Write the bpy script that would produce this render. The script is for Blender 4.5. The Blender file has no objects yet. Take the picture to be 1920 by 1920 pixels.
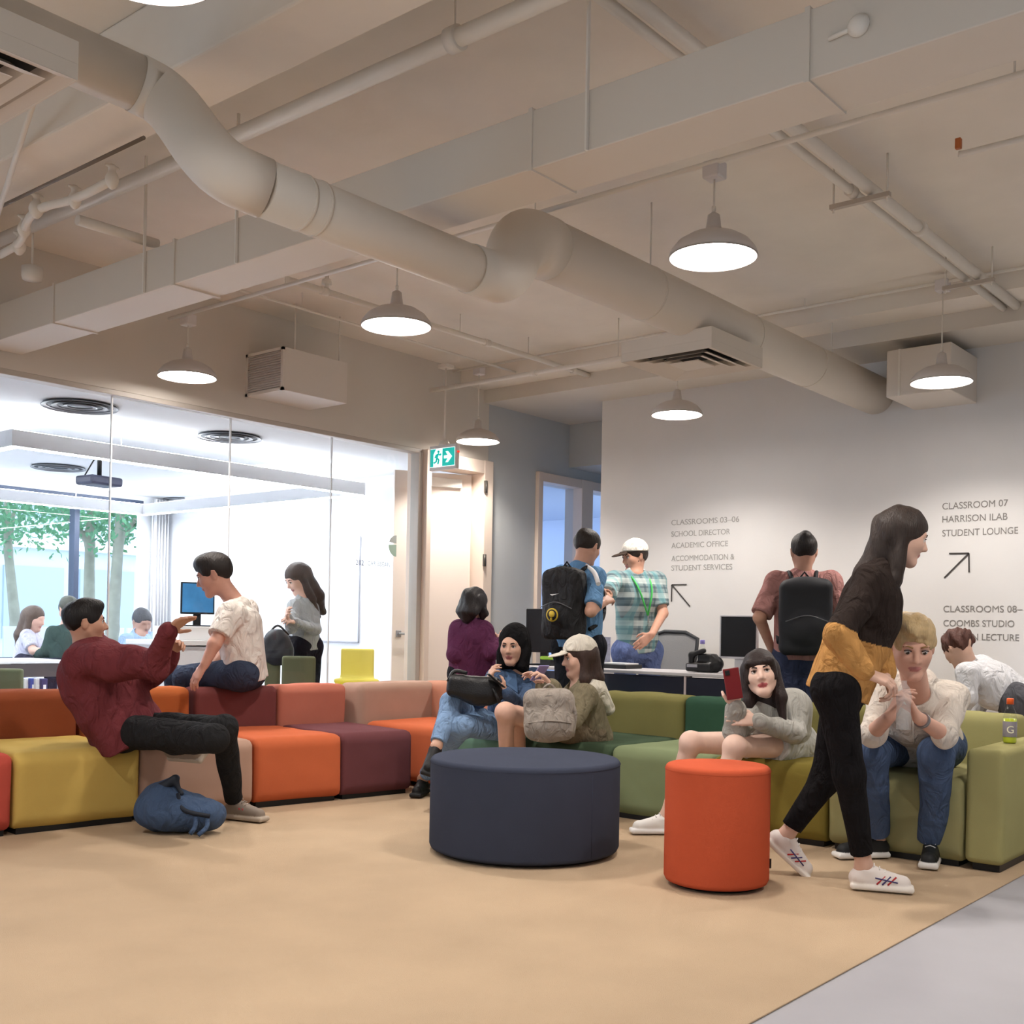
import bpy, bmesh, math, random
import numpy as np
from mathutils import Vector, Matrix
random.seed(4); rng = np.random.default_rng(4)
sc = bpy.context.scene
COL = sc.collection
# ------------------------------------------------------------------ camera
F_PX, CX, CY, YAW, PITCH, ROLL, EYE = 2093.7, 960.0, 1170.56, .8762, .0052, .0181, 1.08
def cam_axes():
    cY, sY, cp, sp = math.cos(YAW), math.sin(YAW), math.cos(PITCH), math.sin(PITCH)
    cr, sr = math.cos(ROLL), math.sin(ROLL)
    fwd = np.array([sY*cp, cY*cp, sp]); right = np.array([cY, -sY, 0.]); up = np.cross(right, fwd)
    return right*cr+up*sr, -right*sr+up*cr, fwd
RT, UP, FW = cam_axes()
cd = bpy.data.cameras.new('camera'); cam = bpy.data.objects.new('camera', cd); COL.objects.link(cam)
cd.sensor_width = 36; cd.lens = F_PX/1920*36; cd.shift_y = (CY-960)/1920; cd.clip_end = 200
cam.matrix_world = Matrix(((RT[0], UP[0], -FW[0], 0), (RT[1], UP[1], -FW[1], 0), (RT[2], UP[2], -FW[2], EYE), (0, 0, 0, 1)))
sc.camera = cam
# ------------------------------------------------------------------ world, exposure
sc.view_settings.view_transform = 'Standard'; sc.view_settings.look = 'None'
sc.view_settings.exposure = 0.2; sc.view_settings.gamma = 1.0; sc.view_settings.use_curve_mapping = False
PEND_W, SPOT_W, LED_W, SKY_W = 20.0, 92.0, 60.0, 3.4
w = bpy.data.worlds.new('sky'); sc.world = w; w.use_nodes = True
bgn = w.node_tree.nodes['Background']; bgn.inputs[0].default_value = (.72, .86, 1.0, 1); bgn.inputs[1].default_value = SKY_W
# ------------------------------------------------------------------ measuring the place
def ray(x, y): return RT*((x-CX)/F_PX) - UP*((y-CY)/F_PX) + FW
O = np.array([0, 0, EYE])
def U(x, y, D): return O + ray(x, y)*D                # point seen at x,y at distance D along the view
def atz(x, y, z): d = ray(x, y); return O + d*((z-EYE)/d[2])
def atx(x, y, X): d = ray(x, y); return O + d*(X/d[0])
def aty(x, y, Y): d = ray(x, y); return O + d*(Y/d[1])
def lin(c):
    return tuple(((v/255)/12.92 if v/255 <= .04045 else ((v/255+.055)/1.055)**2.4) for v in c)
# ------------------------------------------------------------------ materials
MATS = {}
def mat(name, col=(200, 200, 200), rough=.6, metal=0, emit=0, bump=0, bscale=200, var=0, vscale=4, attr=False, alpha=1, trans=0, spec=.4, ecol=None):
    if name in MATS: return MATS[name]
    m = bpy.data.materials.new(name); m.use_nodes = True; nt = m.node_tree; b = nt.nodes['Principled BSDF']
    c = lin(col)
    b.inputs['Base Color'].default_value = (*c, 1); b.inputs['Roughness'].default_value = rough
    b.inputs['Metallic'].default_value = metal; b.inputs['Specular IOR Level'].default_value = spec
    src = None
    tc = nt.nodes.new('ShaderNodeTexCoord')
    if attr:
        a = nt.nodes.new('ShaderNodeAttribute'); a.attribute_name = 'Col'; src = a.outputs['Color']
    if var or attr:
        n = nt.nodes.new('ShaderNodeTexNoise'); n.inputs['Scale'].default_value = vscale; n.inputs['Detail'].default_value = 5
        nt.links.new(tc.outputs['Object'], n.inputs['Vector'])
        mr = nt.nodes.new('ShaderNodeMapRange'); v = var or .12
        mr.inputs[1].default_value = .25; mr.inputs[2].default_value = .75; mr.inputs[3].default_value = 1-v; mr.inputs[4].default_value = 1+v*.6
        nt.links.new(n.outputs[0], mr.inputs[0])
        mx = nt.nodes.new('ShaderNodeVectorMath'); mx.operation = 'SCALE'
        if src: nt.links.new(src, mx.inputs[0])
        else: mx.inputs[0].default_value = c
        nt.links.new(mr.outputs[0], mx.inputs['Scale']); src = mx.outputs[0]
    if attr:
        hs_ = nt.nodes.new('ShaderNodeHueSaturation'); hs_.inputs['Saturation'].default_value = .86; nt.links.new(src, hs_.inputs['Color']); src = hs_.outputs[0]
    if src: nt.links.new(src, b.inputs['Base Color'])
    if bump:
        n2 = nt.nodes.new('ShaderNodeTexNoise'); n2.inputs['Scale'].default_value = bscale; n2.inputs['Detail'].default_value = 3
        if name == 'hair':
            mp = nt.nodes.new('ShaderNodeMapping'); mp.inputs['Scale'].default_value = (1, 1, .10); nt.links.new(tc.outputs['Object'], mp.inputs[0]); nt.links.new(mp.outputs[0], n2.inputs['Vector'])
        else: nt.links.new(tc.outputs['Object'], n2.inputs['Vector'])
        bp = nt.nodes.new('ShaderNodeBump'); bp.inputs['Strength'].default_value = bump; bp.inputs['Distance'].default_value = .01
        nt.links.new(n2.outputs[0], bp.inputs['Height']); nt.links.new(bp.outputs[0], b.inputs['Normal'])
    if bump and (name.startswith('cloth') or name.startswith('bag') or name.startswith('nylon')):
        nd = nt.nodes.new('ShaderNodeTexNoise'); nd.inputs['Scale'].default_value = 9; nd.inputs['Detail'].default_value = 4; nd.inputs['Distortion'].default_value = 1.6; nd.inputs['Roughness'].default_value = .45
        mp2 = nt.nodes.new('ShaderNodeMapping'); mp2.inputs['Rotation'].default_value = (.5, .3, .4); mp2.inputs['Scale'].default_value = (1.5, 1.5, .8); nt.links.new(tc.outputs['Object'], mp2.inputs[0]); nt.links.new(mp2.outputs[0], nd.inputs['Vector'])
        bp2 = nt.nodes.new('ShaderNodeBump'); bp2.inputs['Strength'].default_value = .75; bp2.inputs['Distance'].default_value = .055
        nt.links.new(nd.outputs[0], bp2.inputs['Height']); nt.links.new(bp2.outputs[0], bp.inputs['Normal'])
    if emit:
        b.inputs['Emission Color'].default_value = (*lin(ecol or col), 1); b.inputs['Emission Strength'].default_value = emit
    if trans: b.inputs['Transmission Weight'].default_value = trans; b.inputs['IOR'].default_value = 1.33
    if alpha < 1: b.inputs['Alpha'].default_value = alpha
    MATS[name] = m; return m
def glass_mat(name, tint=(1, 1, 1), refl=.06):
    if name in MATS: return MATS[name]
    m = bpy.data.materials.new(name); m.use_nodes = True; nt = m.node_tree
    for n in list(nt.nodes):
        if n.type == 'BSDF_PRINCIPLED': nt.nodes.remove(n)
    t = nt.nodes.new('ShaderNodeBsdfTransparent'); t.inputs[0].default_value = (*tint, 1)
    g = nt.nodes.new('ShaderNodeBsdfGlossy'); g.inputs['Roughness'].default_value = .02
    fr = nt.nodes.new('ShaderNodeFresnel'); fr.inputs[0].default_value = 1.35
    mx = nt.nodes.new('ShaderNodeMixShader'); out = [n for n in nt.nodes if n.type == 'OUTPUT_MATERIAL'][0]
    ge = nt.nodes.new('ShaderNodeNewGeometry'); mu = nt.nodes.new('ShaderNodeMath'); mu.operation = 'SUBTRACT'; mu.use_clamp = True; nt.links.new(fr.outputs[0], mu.inputs[0]); nt.links.new(ge.outputs['Backfacing'], mu.inputs[1]); nt.links.new(mu.outputs[0], mx.inputs[0]); nt.links.new(t.outputs[0], mx.inputs[1]); nt.links.new(g.outputs[0], mx.inputs[2])
    nt.links.new(mx.outputs[0], out.inputs[0]); MATS[name] = m; return m
# ------------------------------------------------------------------ objects
def tag(o, label=None, cat=None, group=None, kind=None):
    if label: o['label'] = label
    if cat: o['category'] = cat
    if group: o['group'] = group
    if kind: o['kind'] = kind
    return o
def thing(name, label, cat, loc=(0, 0, 0), group=None, rz=0):
    o = bpy.data.objects.new(name, None); COL.objects.link(o); o.location = tuple(float(v) for v in loc); o.rotation_euler = (0, 0, rz)
    o.empty_display_size = .1
    return tag(o, label, cat, group)
def link(name, me, m, parent=None):
    o = bpy.data.objects.new(name, me); COL.objects.link(o)
    for mm in (m if isinstance(m, (list, tuple)) else [m]): me.materials.append(mm)
    if parent is not None:
        o.parent = parent
        P = Matrix.Identity(4); q = parent; chain = []
        while q is not None: chain.append(q); q = q.parent
        if parent.get('_local'): return o
        for q in reversed(chain):
            P = P @ q.matrix_parent_inverse @ Matrix.Translation(q.location) @ q.rotation_euler.to_matrix().to_4x4()
        o.matrix_parent_inverse = P.inverted()
    return o
class MB:
    """collects boxes, tubes, lathes, prisms; build() links them as one mesh object"""
    def __init__(s): s.bm = bmesh.new()
    def box(s, lo, hi, bev=0, seg=2, rz=0, piv=None, mi=0, M=None):
        lo = np.minimum(lo, hi); hi2 = np.maximum(lo, hi)
        vs = []
        for k in range(8):
            vs.append(s.bm.verts.new((float((lo, hi2)[k & 1][0]), float((lo, hi2)[(k >> 1) & 1][1]), float((lo, hi2)[(k >> 2) & 1][2]))))
        fs = [s.bm.faces.new([vs[i] for i in f]) for f in ((0, 2, 3, 1), (4, 5, 7, 6), (0, 1, 5, 4), (2, 6, 7, 3), (0, 4, 6, 2), (1, 3, 7, 5))]
        for f in fs: f.material_index = mi
        vv = vs
        if bev:
            es = list({e for f in fs for e in f.edges})
            r = bmesh.ops.bevel(s.bm, geom=es, offset=bev, segments=seg, affect='EDGES', profile=.5)
            vv = list({v for f in r['faces'] for v in f.verts} | {v for v in vs if v.is_valid})
            for f in r['faces']: f.material_index = mi
        if rz:
            p = Vector(piv if piv is not None else ((lo+hi2)/2)); bmesh.ops.rotate(s.bm, verts=vv, cent=p, matrix=Matrix.Rotation(rz, 3, 'Z'))
        if M is not None: bmesh.ops.transform(s.bm, verts=vv, matrix=M)
        return s
    def tube(s, pts, r, n=12, caps=True, mi=0):
        pts = [Vector([float(c) for c in p]) for p in pts]; rr = r if isinstance(r, (list, tuple)) else [r]*len(pts)
        rings = []; prev = None
        for i, p in enumerate(pts):
            t = (pts[min(i+1, len(pts)-1)]-pts[max(i-1, 0)]).normalized()
            if prev is None:
                a = t.orthogonal().normalized()
            else:
                a = (prev - t*prev.dot(t)).normalized()
            prev = a; b = t.cross(a)
            rings.append([s.bm.verts.new(p+(a*math.cos(2*math.pi*k/n)+b*math.sin(2*math.pi*k/n))*rr[i]) for k in range(n)])
        for i in range(len(rings)-1):
            for k in range(n):
                f = s.bm.faces.new((rings[i][k], rings[i][(k+1) % n], rings[i+1][(k+1) % n], rings[i+1][k])); f.smooth = True; f.material_index = mi
        if caps:
            s.bm.faces.new(rings[0][::-1]).material_index = mi; s.bm.faces.new(rings[-1]).material_index = mi
        return s
    def lathe(s, prof, c=(0, 0, 0), n=48, mi=0):
        c = Vector([float(q) for q in c]); rings = []
        for r, z in prof:
            if r < 1e-5: rings.append([s.bm.verts.new(c+Vector((0, 0, z)))])
            else: rings.append([s.bm.verts.new(c+Vector((r*math.cos(2*math.pi*k/n), r*math.sin(2*math.pi*k/n), z))) for k in range(n)])
        for a, b in zip(rings, rings[1:]):
            for k in range(n):
                q = [a[k % len(a)], a[(k+1) % len(a)], b[(k+1) % len(b)], b[k % len(b)]]
                q = list(dict.fromkeys(q))
                if len(q) > 2:
                    f = s.bm.faces.new(q); f.smooth = True; f.material_index = mi
        return s
    def prism(s, pts, vec, mi=0):
        vec = Vector([float(c) for c in vec]); a = [s.bm.verts.new([float(c) for c in p]) for p in pts]; b = [s.bm.verts.new(v.co+vec) for v in a]
        n = len(a); s.bm.faces.new(a).material_index = mi; s.bm.faces.new(b[::-1]).material_index = mi
        for i in range(n): s.bm.faces.new((a[i], b[i], b[(i+1) % n], a[(i+1) % n])).material_index = mi
        return s
    def build(s, name, m, parent=None, smooth=False):
        bmesh.ops.recalc_face_normals(s.bm, faces=s.bm.faces)
        me = bpy.data.meshes.new(name)
        if smooth:
            for f in s.bm.faces: f.smooth = True
        s.bm.to_mesh(me); s.bm.free(); return link(name, me, m, parent)
def structure(name, mb, m, parent=None):
    o = mb.build(name, m, parent)
    if parent is None: o['kind'] = 'structure'
    return o
def kids(o): return [c for c in COL.objects if c.parent is o]
def copy_tree(o, parent=None):
    c = o.copy(); COL.objects.link(c)
    if parent is not None: c.parent = parent
    for ch in kids(o): copy_tree(ch, c)
    return c
# ------------------------------------------------------------------ implicit modelling (soft and living shapes)
A3 = lambda v: np.array(v, float)
def unit(v): v = A3(v); return v/(np.linalg.norm(v)+1e-12)
def rc(a, b, r1, r2=None, k=.02, c=0, n=None, s=1., flat=0, op=1):   # tapered capsule; stretched s times along n; flat&1 cuts end a, flat&2 end b
    return dict(t='rc', a=A3(a), b=A3(b), r1=r1, r2=r1 if r2 is None else r2, k=k, c=c, n=None if n is None else unit(n), s=s, flat=flat, op=op)
def el(ctr, rad, R=None, k=.02, c=0, op=1):      # ellipsoid, rows of R are its axes
    return dict(t='el', a=A3(ctr), rad=A3(rad), R=None if R is None else A3(R), k=k, c=c, op=op)
def rb(ctr, half, r, R=None, k=.01, c=0, op=1):  # rounded box
    return dict(t='rb', a=A3(ctr), rad=A3(half), r=r, R=None if R is None else A3(R), k=k, c=c, op=op)
def cut(p, n, k=.003):                            # keep the side the normal points away from
    return dict(t='pl', a=A3(p), n=unit(n), k=k, op=-1, c=0)
def dist(q, P):
    d = P-q['a']
    if q['t'] == 'pl': return -(d@q['n'])
    if q['t'] == 'rc':
        ba = q['b']-q['a']; L2 = ba@ba+1e-12; h0 = (d@ba)/L2; h = np.clip(h0, 0, 1)
        e = d-h[:, None]*ba
        if q['n'] is not None:
            en = e@q['n']; e = e-np.outer(en*(1-1/q['s']), q['n'])
        r = np.sqrt((e*e).sum(1))-(q['r1']+(q['r2']-q['r1'])*h)
        L = math.sqrt(L2)
        if q['flat'] & 1: r = np.maximum(r, -h0*L)
        if q['flat'] & 2: r = np.maximum(r, (h0-1)*L)
        return r
    if q['R'] is not None: d = d@q['R'].T
    if q['t'] == 'el':
        a = np.sqrt(((d/q['rad'])**2).sum(1))+1e-9; b = np.sqrt(((d/q['rad']**2)**2).sum(1))+1e-9
        return a*(a-1)/b
    e = np.abs(d)-(q['rad']-q['r']); return np.sqrt((np.maximum(e, 0)**2).sum(1))+np.minimum(e.max(1), 0)-q['r']
def field(prims, P, disp=None):
    D = np.full(len(P), 1.0)
    for q in prims:
        d = dist(q, P); k = q['k']
        if q['op'] == -2: D = np.maximum(D, d)
        elif q['op'] > 0:
            h = np.clip(.5+.5*(D-d)/k, 0, 1); D = D*(1-h)+d*h-k*h*(1-h)
        else:
            d = -d; h = np.clip(.5-.5*(D-d)/k, 0, 1); D = D*(1-h)+d*h+k*h*(1-h)
    if disp is not None: D = D+disp(P)
    return D
def pbounds(q):
    if q['t'] == 'pl' or q['op'] < 0: return None
    if q['t'] == 'rc':
        r = max(q['r1'], q['r2'])*max(1, q['s']); return np.minimum(q['a'], q['b'])-r, np.maximum(q['a'], q['b'])+r
    r = q['rad'].max() if q['R'] is None and False else (np.linalg.norm(q['rad']) if q['R'] is not None and q['t'] == 'rb' else q['rad'].max())
    r = np.full(3, r) if q['R'] is not None else q['rad']
    return q['a']-r, q['a']+r
def sdf_mesh(name, prims, res=.008, disp=None, cols=None):
    bb = [b for b in map(pbounds, prims) if b is not None]
    lo = np.min([b[0] for b in bb], 0)-3*res; hi = np.max([b[1] for b in bb], 0)+3*res
    B = 14; nb = np.ceil((hi-lo)/(res*B)).astype(int); N = nb*B+1
    G = np.ones(N, np.float32)
    bi = np.stack(np.meshgrid(*[np.arange(n) for n in nb], indexing='ij'), -1).reshape(-1, 3)
    ctr = lo+(bi+.5)*B*res; hd = B*res*.866
    raw = np.stack([dist(q, ctr) for q in prims])
    dc = field(prims, ctr); ax = np.arange(B+1)
    off = np.stack(np.meshgrid(ax, ax, ax, indexing='ij'), -1).reshape(-1, 3)*res
    for i in range(len(bi)):
        x, y, z = bi[i]*B; sl = (slice(x, x+B+1), slice(y, y+B+1), slice(z, z+B+1))
        if abs(dc[i]) > hd*1.5+.03:
            G[sl] = np.where(G[sl] == 1, 1 if dc[i] > 0 else -1, G[sl]); continue
        near = [q for q, r in zip(prims, raw[:, i]) if (q['op'] < 0 and r < hd*1.6+.03) or (q['op'] > 0 and r < hd*1.6+.05)]
        if not any(q['op'] > 0 for q in near): continue
        G[sl] = field(near, lo+bi[i]*B*res+off, disp).reshape(B+1, B+1, B+1)
    S = G < 0; nx, ny, nz = G.shape
    acc = np.zeros((nx-1, ny-1, nz-1, 3), np.float32); cnt = np.zeros((nx-1, ny-1, nz-1), np.float32)
    for axis in range(3):
        s0 = [slice(None)]*3; s1 = [slice(None)]*3; s0[axis] = slice(0, -1); s1[axis] = slice(1, None)
        a, b = G[tuple(s0)], G[tuple(s1)]; I = np.argwhere(S[tuple(s0)] != S[tuple(s1)])
        if not len(I): continue
        va, vb = a[tuple(I.T)], b[tuple(I.T)]; t = va/(va-vb+1e-20)
        P = I.astype(np.float32); P[:, axis] += t
        o = [k for k in range(3) if k != axis]
        for du in (0, -1):
            for dv in (0, -1):
                J = I.copy(); J[:, o[0]] += du; J[:, o[1]] += dv
                ok = (J >= 0).all(1) & (J < np.array(acc.shape[:3])).all(1)
                np.add.at(acc, tuple(J[ok].T), P[ok]); np.add.at(cnt, tuple(J[ok].T), 1)
    C = np.argwhere(cnt > 0); idx = np.full(cnt.shape, -1, np.int64); idx[tuple(C.T)] = np.arange(len(C))
    V = acc[tuple(C.T)]/cnt[tuple(C.T)][:, None]; faces = []
    for axis in range(3):
        s0 = [slice(None)]*3; s1 = [slice(None)]*3; s0[axis] = slice(0, -1); s1[axis] = slice(1, None)
        A_, B_ = S[tuple(s0)], S[tuple(s1)]; I = np.argwhere(A_ != B_)
        o = [k for k in range(3) if k != axis]
        I = I[(I[:, o[0]] > 0) & (I[:, o[1]] > 0)]
        if not len(I): continue
        inside = A_[tuple(I.T)]
        q = []
        for du, dv in ((-1, -1), (0, -1), (0, 0), (-1, 0)):
            J = I.copy(); J[:, o[0]] += du; J[:, o[1]] += dv
            J = np.minimum(J, np.array(idx.shape)-1); q.append(idx[tuple(J.T)])
        q = np.stack(q, 1); flip = inside if axis != 1 else ~inside
        q[~flip] = q[~flip][:, ::-1]; faces.append(q[(q >= 0).all(1)])
    Fq = np.concatenate(faces); W = lo+V*res
    # one relaxation pass for smooth skin
    nbr = np.zeros((len(W), 3)); cn = np.zeros(len(W))
    for a, b in ((0, 1), (1, 2), (2, 3), (3, 0)):
        np.add.at(nbr, Fq[:, a], W[Fq[:, b]]); np.add.at(cn, Fq[:, a], 1)
        np.add.at(nbr, Fq[:, b], W[Fq[:, a]]); np.add.at(cn, Fq[:, b], 1)
    W = W*.6+.4*nbr/np.maximum(cn, 1)[:, None]
    me = bpy.data.meshes.new(name)
    me.vertices.add(len(W)); me.vertices.foreach_set('co', W.astype(np.float32).ravel())
    me.loops.add(Fq.size); me.loops.foreach_set('vertex_index', Fq.astype(np.int32).ravel())
    me.polygons.add(len(Fq)); me.polygons.foreach_set('loop_start', np.arange(0, Fq.size, 4, dtype=np.int32)); me.polygons.foreach_set('loop_total', np.full(len(Fq), 4, np.int32))
    me.polygons.foreach_set('use_smooth', np.ones(len(Fq), bool)); me.update(); me.validate()
    if cols is not None:
        adds = [q for q in prims if q['op'] > 0]
        best = np.full(len(W), 9.); ci = np.zeros(len(W), int)
        for q in adds:
            d = dist(q, W)-(.0006 if q['c'] else 0); m = d < best; best[m] = d[m]; ci[m] = q['c']
        cc = np.array([(*lin(c), 1) for c in cols], np.float32)[ci]
        at = me.attributes.new('Col', 'FLOAT_COLOR', 'POINT'); at.data.foreach_set('color', cc.ravel())
    return me
def soft(name, prims, m, parent=None, res=.008, disp=None, cols=None):
    return link(name, sdf_mesh(name, prims, res, disp, cols), m, parent)
def wrinkle(amp, f=14., seed=0, stretch=(1, 1, 1)):
    r = np.random.default_rng(seed); K = [(unit(r.normal(size=3))*f*s/np.array(stretch), r.uniform(0, 6.3), a) for s, a in ((1, 1), (1.3, .8), (2.1, .6), (3.3, .35))]
    def g(P):
        w_ = .6*np.sin(P@(K[0][0][::-1]*.7)+1.3)
        return amp*sum(a*np.sin(P@k+ph+w_*2) for k, ph, a in K)/2.
    return g
# ================================================================== SETTING
wallm = mat('painted_wall', (220, 218, 216), .7, bump=.05, bscale=60, var=.02)
wallL = mat('painted_wall_warm', (218, 211, 200), .7, bump=.05, bscale=60, var=.02)
greyw = mat('painted_wall_grey', (196, 199, 199), .7, var=.02)
ceilm = mat('painted_concrete', (236, 228, 216), .8, bump=.35, bscale=9, var=.06, vscale=2.5)
ductm = mat('painted_duct', (220, 211, 198), .5, bump=.04, bscale=30)
pipem = mat('painted_pipe', (232, 226, 216), .5)
trimm = mat('door_frame_paint', (232, 214, 198), .45)
doorm = mat('door_paint', (238, 226, 216), .4)
whitem = mat('white_laminate', (240, 240, 240), .4)
metalm = mat('brushed_metal', (170, 170, 172), .35, metal=.8)
darkm = mat('dark_void', (38, 36, 34), .8)
blackm = mat('black_plastic', (22, 22, 24), .45)
floorm = mat('grey_floor', (166, 165, 171), .55, bump=.03, bscale=80, var=.04)
carpetm = mat('tan_carpet', (198, 173, 144), .95, bump=.6, bscale=420, var=.10, vscale=2.2, spec=.1)
classfl = mat('classroom_floor', (150, 150, 155), .6)
classw = mat('classroom_wall', (238, 240, 244), .6)
B = lambda lo, hi, **k: MB().box(lo, hi, **k)
structure('floor', B((-3, -3, -.12), (12.5, 12.4, 0)), floorm)
structure('floor_carpet', B((-2.9, 1.46, .0005), (8.19, 6.74, .006), bev=.002), carpetm)
structure('ceiling', B((-3, -3, 3.4), (8.95, 6.9, 3.55)), ceilm)
structure('trim_1', B((2.3, -3, 3.1), (2.57, 6.75, 3.4), bev=.01), ceilm)
structure('trim_2', B((7.65, -3, 3.15), (8.95, 6.75, 3.4)), wallL)
structure('trim_3', B((7.33, -3, 3.27), (7.65, 6.75, 3.4)), ceilm)
structure('wall_right', B((8.2, -3, 0), (8.35, 5.82, 3.15)), wallm)
structure('wall_rear', MB().box((-3.12, -3, 0), (-3, 6.75, .8)).box((-3.12, -3, 2.6), (-3, 6.75, 3.4)).box((-3.12, -3, .8), (-3, -2, 2.6)).box((-3.12, .5, .8), (-3, 6.75, 2.6)), wallm)  # opening in this unseen wall added to admit fill daylight
structure('wall_front', MB().box((-3, -3.12, 0), (8.35, -3, 3.4)), wallm)
m = MB().box((-3, 6.75, 2.62), (7.719, 6.9, 3.4)); structure('wall_left', m, wallL)
m = MB().box((7.72, 6.75, 0), (8.42, 6.9, 3.4)).box((8.421, 6.751, 2.62), (10.3, 6.899, 3.4)); structure('wall_corridor', m, greyw)
structure('wall_corridor_side', B((8.35, 5.72, 0), (10.3, 5.82, 3.15)), greyw)
structure('wall_corridor_end', B((10.2, 5.82, 0), (10.3, 6.75, 3.4)), greyw)
structure('ceiling_corridor', B((8.95, 5.82, 2.72), (10.2, 6.75, 3.2)), greyw)
# classroom shell
structure('wall_classroom_right', B((7.9, 6.9, 0), (8.03, 12.2, 2.7)), classw)
structure('wall_classroom_left', B((-1.1, 6.9, 0), (-1, 12.2, 2.7)), classw)
structure('ceiling_classroom', B((-1.1, 6.9, 2.63), (8.03, 12.35, 2.75)), mat('acoustic_tile', (236, 238, 240), .8, bump=.1, bscale=120))
m = MB().box((-1, 12.2, 0), (7.95, 12.3, .62)).box((7.55, 12.2, .62), (7.95, 12.3, 2.63)).box((-1, 12.2, 2.56), (7.55, 12.3, 2.63)); structure('wall_classroom_back', m, classw)
# window wall of the classroom: dark frame and panes
framem = mat('dark_window_frame', (52, 62, 82), .4)
xm = aty(139, 1020, 12.2)[0]
fr = MB().box((-1, 12.16, 2.5), (7.55, 12.24, 2.57)).box((-1, 12.16, .62), (7.55, 12.24, .68)).box((xm-.03, 12.14, .69), (xm+.03, 12.26, 2.49))
w2 = structure('window_2', fr, framem)
for a, b in ((-1, xm-.03), (xm+.03, 7.5)):
    B((a, 12.195, .68), (b, 12.205, 2.5)).build('pane', glass_mat('clear_glass'), w2)
# room behind the corridor window
structure('wall_far_room_right', B((12.4, 6.9, 0), (12.5, 12.2, 2.75)), mat('far_room_paint', (214, 222, 236), .6))
structure('ceiling_far_room', B((8.03, 6.9, 2.63), (12.5, 12.35, 2.75)), MATS['far_room_paint'])
structure('wall_far_room_back', MB().box((8.03, 12.2, 0), (12.5, 12.3, .5)).box((8.03, 12.2, 2.3), (12.5, 12.3, 2.63)), MATS['far_room_paint'])
for x, lb in ((8.6, 'left'), (10.4, 'right')):  # linear lights added to brighten the far room
    o = MB().box((x, 8.6, 2.56), (x+.15, 11.6, 2.625)).build('far_room_fill_light', mat('far_fill_glow', (255, 255, 255), .5, emit=14, ecol=(206, 222, 250))); tag(o, lb+' added linear light brightening the room behind the corridor screen', 'light')
# ------------------------------------------------ glass partition (window_1)
GY = 6.8
seams = [aty(x, y, GY)[0] for x, y in ((210, 745), (432, 800), (622, 830))]
sp = seams[1]-seams[0]
xs = [seams[0]-k*sp for k in (4, 3, 2, 1)]+seams+[6.82]
m = MB().box((-3, GY-.05, 2.585), (6.86, GY+.05, 2.62), bev=.004).box((-3, GY-.03, 0), (6.86, GY+.03, .06)).box((6.82, GY-.05, 0), (6.87, GY+.05, 2.6), bev=.004)
w1 = structure('window_1', m, mat('partition_frame', (196, 188, 178), .4))
for a, b in zip([-3]+xs, xs):
    B((a+.003, GY-.006, .06), (b-.003, GY+.006, 2.585)).build('pane', glass_mat('partition_glass', (.985, .99, .99)), w1)
for x in xs[:-1]:
    B((x-.004, GY-.008, .06), (x+.004, GY+.008, 2.585)).build('joint_strip', mat('silicone', (226, 228, 228), .4), w1)
# lettering and round logo on the glass panel beside the door
# ------------------------------------------------ door_1 frame with open leaf
HX = 7.62
m = MB().box((6.87, 6.70, 0), (6.93, 6.94, 2.62), bev=.006).box((HX, 6.70, 0), (7.74, 6.94, 2.62), bev=.006).box((6.931, 6.703, 2.5), (HX-.001, 6.937, 2.615), bev=.002)
d1 = structure('door_1', m, trimm)
fx = aty(735, 1100, 7.2); L = math.hypot(HX-fx[0], 7.2-6.86); ang = math.atan2(7.2-6.86, fx[0]-HX)
def doorM(): return Matrix.Translation((HX, 6.86, 0)) @ Matrix.Rotation(ang, 4, 'Z')
leaf = MB().box((0.01, -.02, .01), (L, .025, 2.49), bev=.003, M=doorM()).build('door_leaf', doorm, d1)
hm = MB(); 
hm.tube([(L-.06, -.02, 1.03), (L-.06, -.075, 1.03), (L-.17, -.08, 1.03)], .009).lathe([(0, -.008), (.026, -.008), (.026, .008), (0, .008)], (0, 0, 0))
for v in hm.bm.verts:
    pass
hm2 = MB().tube([(L-.06, .025, 1.03), (L-.06, .075, 1.03), (L-.17, .08, 1.03)], .010).box((L-.085, .02, 1.0), (L-.035, .034, 1.06), bev=.004)
bmesh.ops.transform(hm2.bm, verts=hm2.bm.verts, matrix=doorM()); hm.bm.free()
hm2.build('door_handle', metalm, leaf)
MB().box((.12, .02, 2.36), (.42, .075, 2.44), bev=.006, M=doorM()).build('door_closer', mat('closer_white', (230, 228, 222), .4), leaf)
for z in (aty(900, 912, 6.72)[2], aty(897, 1050, 6.72)[2], .35):
    MB().box((HX-.012, 6.685, z-.055), (HX+.024, 6.70, z+.055), bev=.002).tube([(HX, 6.683, z-.055), (HX, 6.683, z+.055)], .008).build('hinge', mat('hinge_steel', (96, 92, 88), .4, metal=.6), d1)
# corridor glazed screen (window_3)
a0 = aty(1003, 1000, 6.75)[0]
m = MB().box((a0, 6.71, 0), (a0+.07, 6.93, 2.62), bev=.005).box((a0+.071, 6.713, 2.53), (9.129, 6.927, 2.615)).box((9.321, 6.713, 2.53), (10.2, 6.927, 2.615)).box((9.13, 6.71, 0), (9.32, 6.93, 2.62), bev=.005)
w3 = structure('window_3', m, trimm)
B((a0+.07, 6.82, 0.02), (9.13, 6.83, 2.53)).build('pane', glass_mat('blue_glass', (.88, .93, 1.0)), w3)
B((9.32, 6.82, 0.02), (10.2, 6.83, 2.53)).build('pane', glass_mat('blue_glass'), w3)
# ================================================================== DUCTS, PIPES, CEILING THINGS
def thing_mesh(name, mb, m, label, cat, group=None, smooth=False):
    return tag(mb.build(name, m, None, smooth), label, cat, group)
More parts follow.
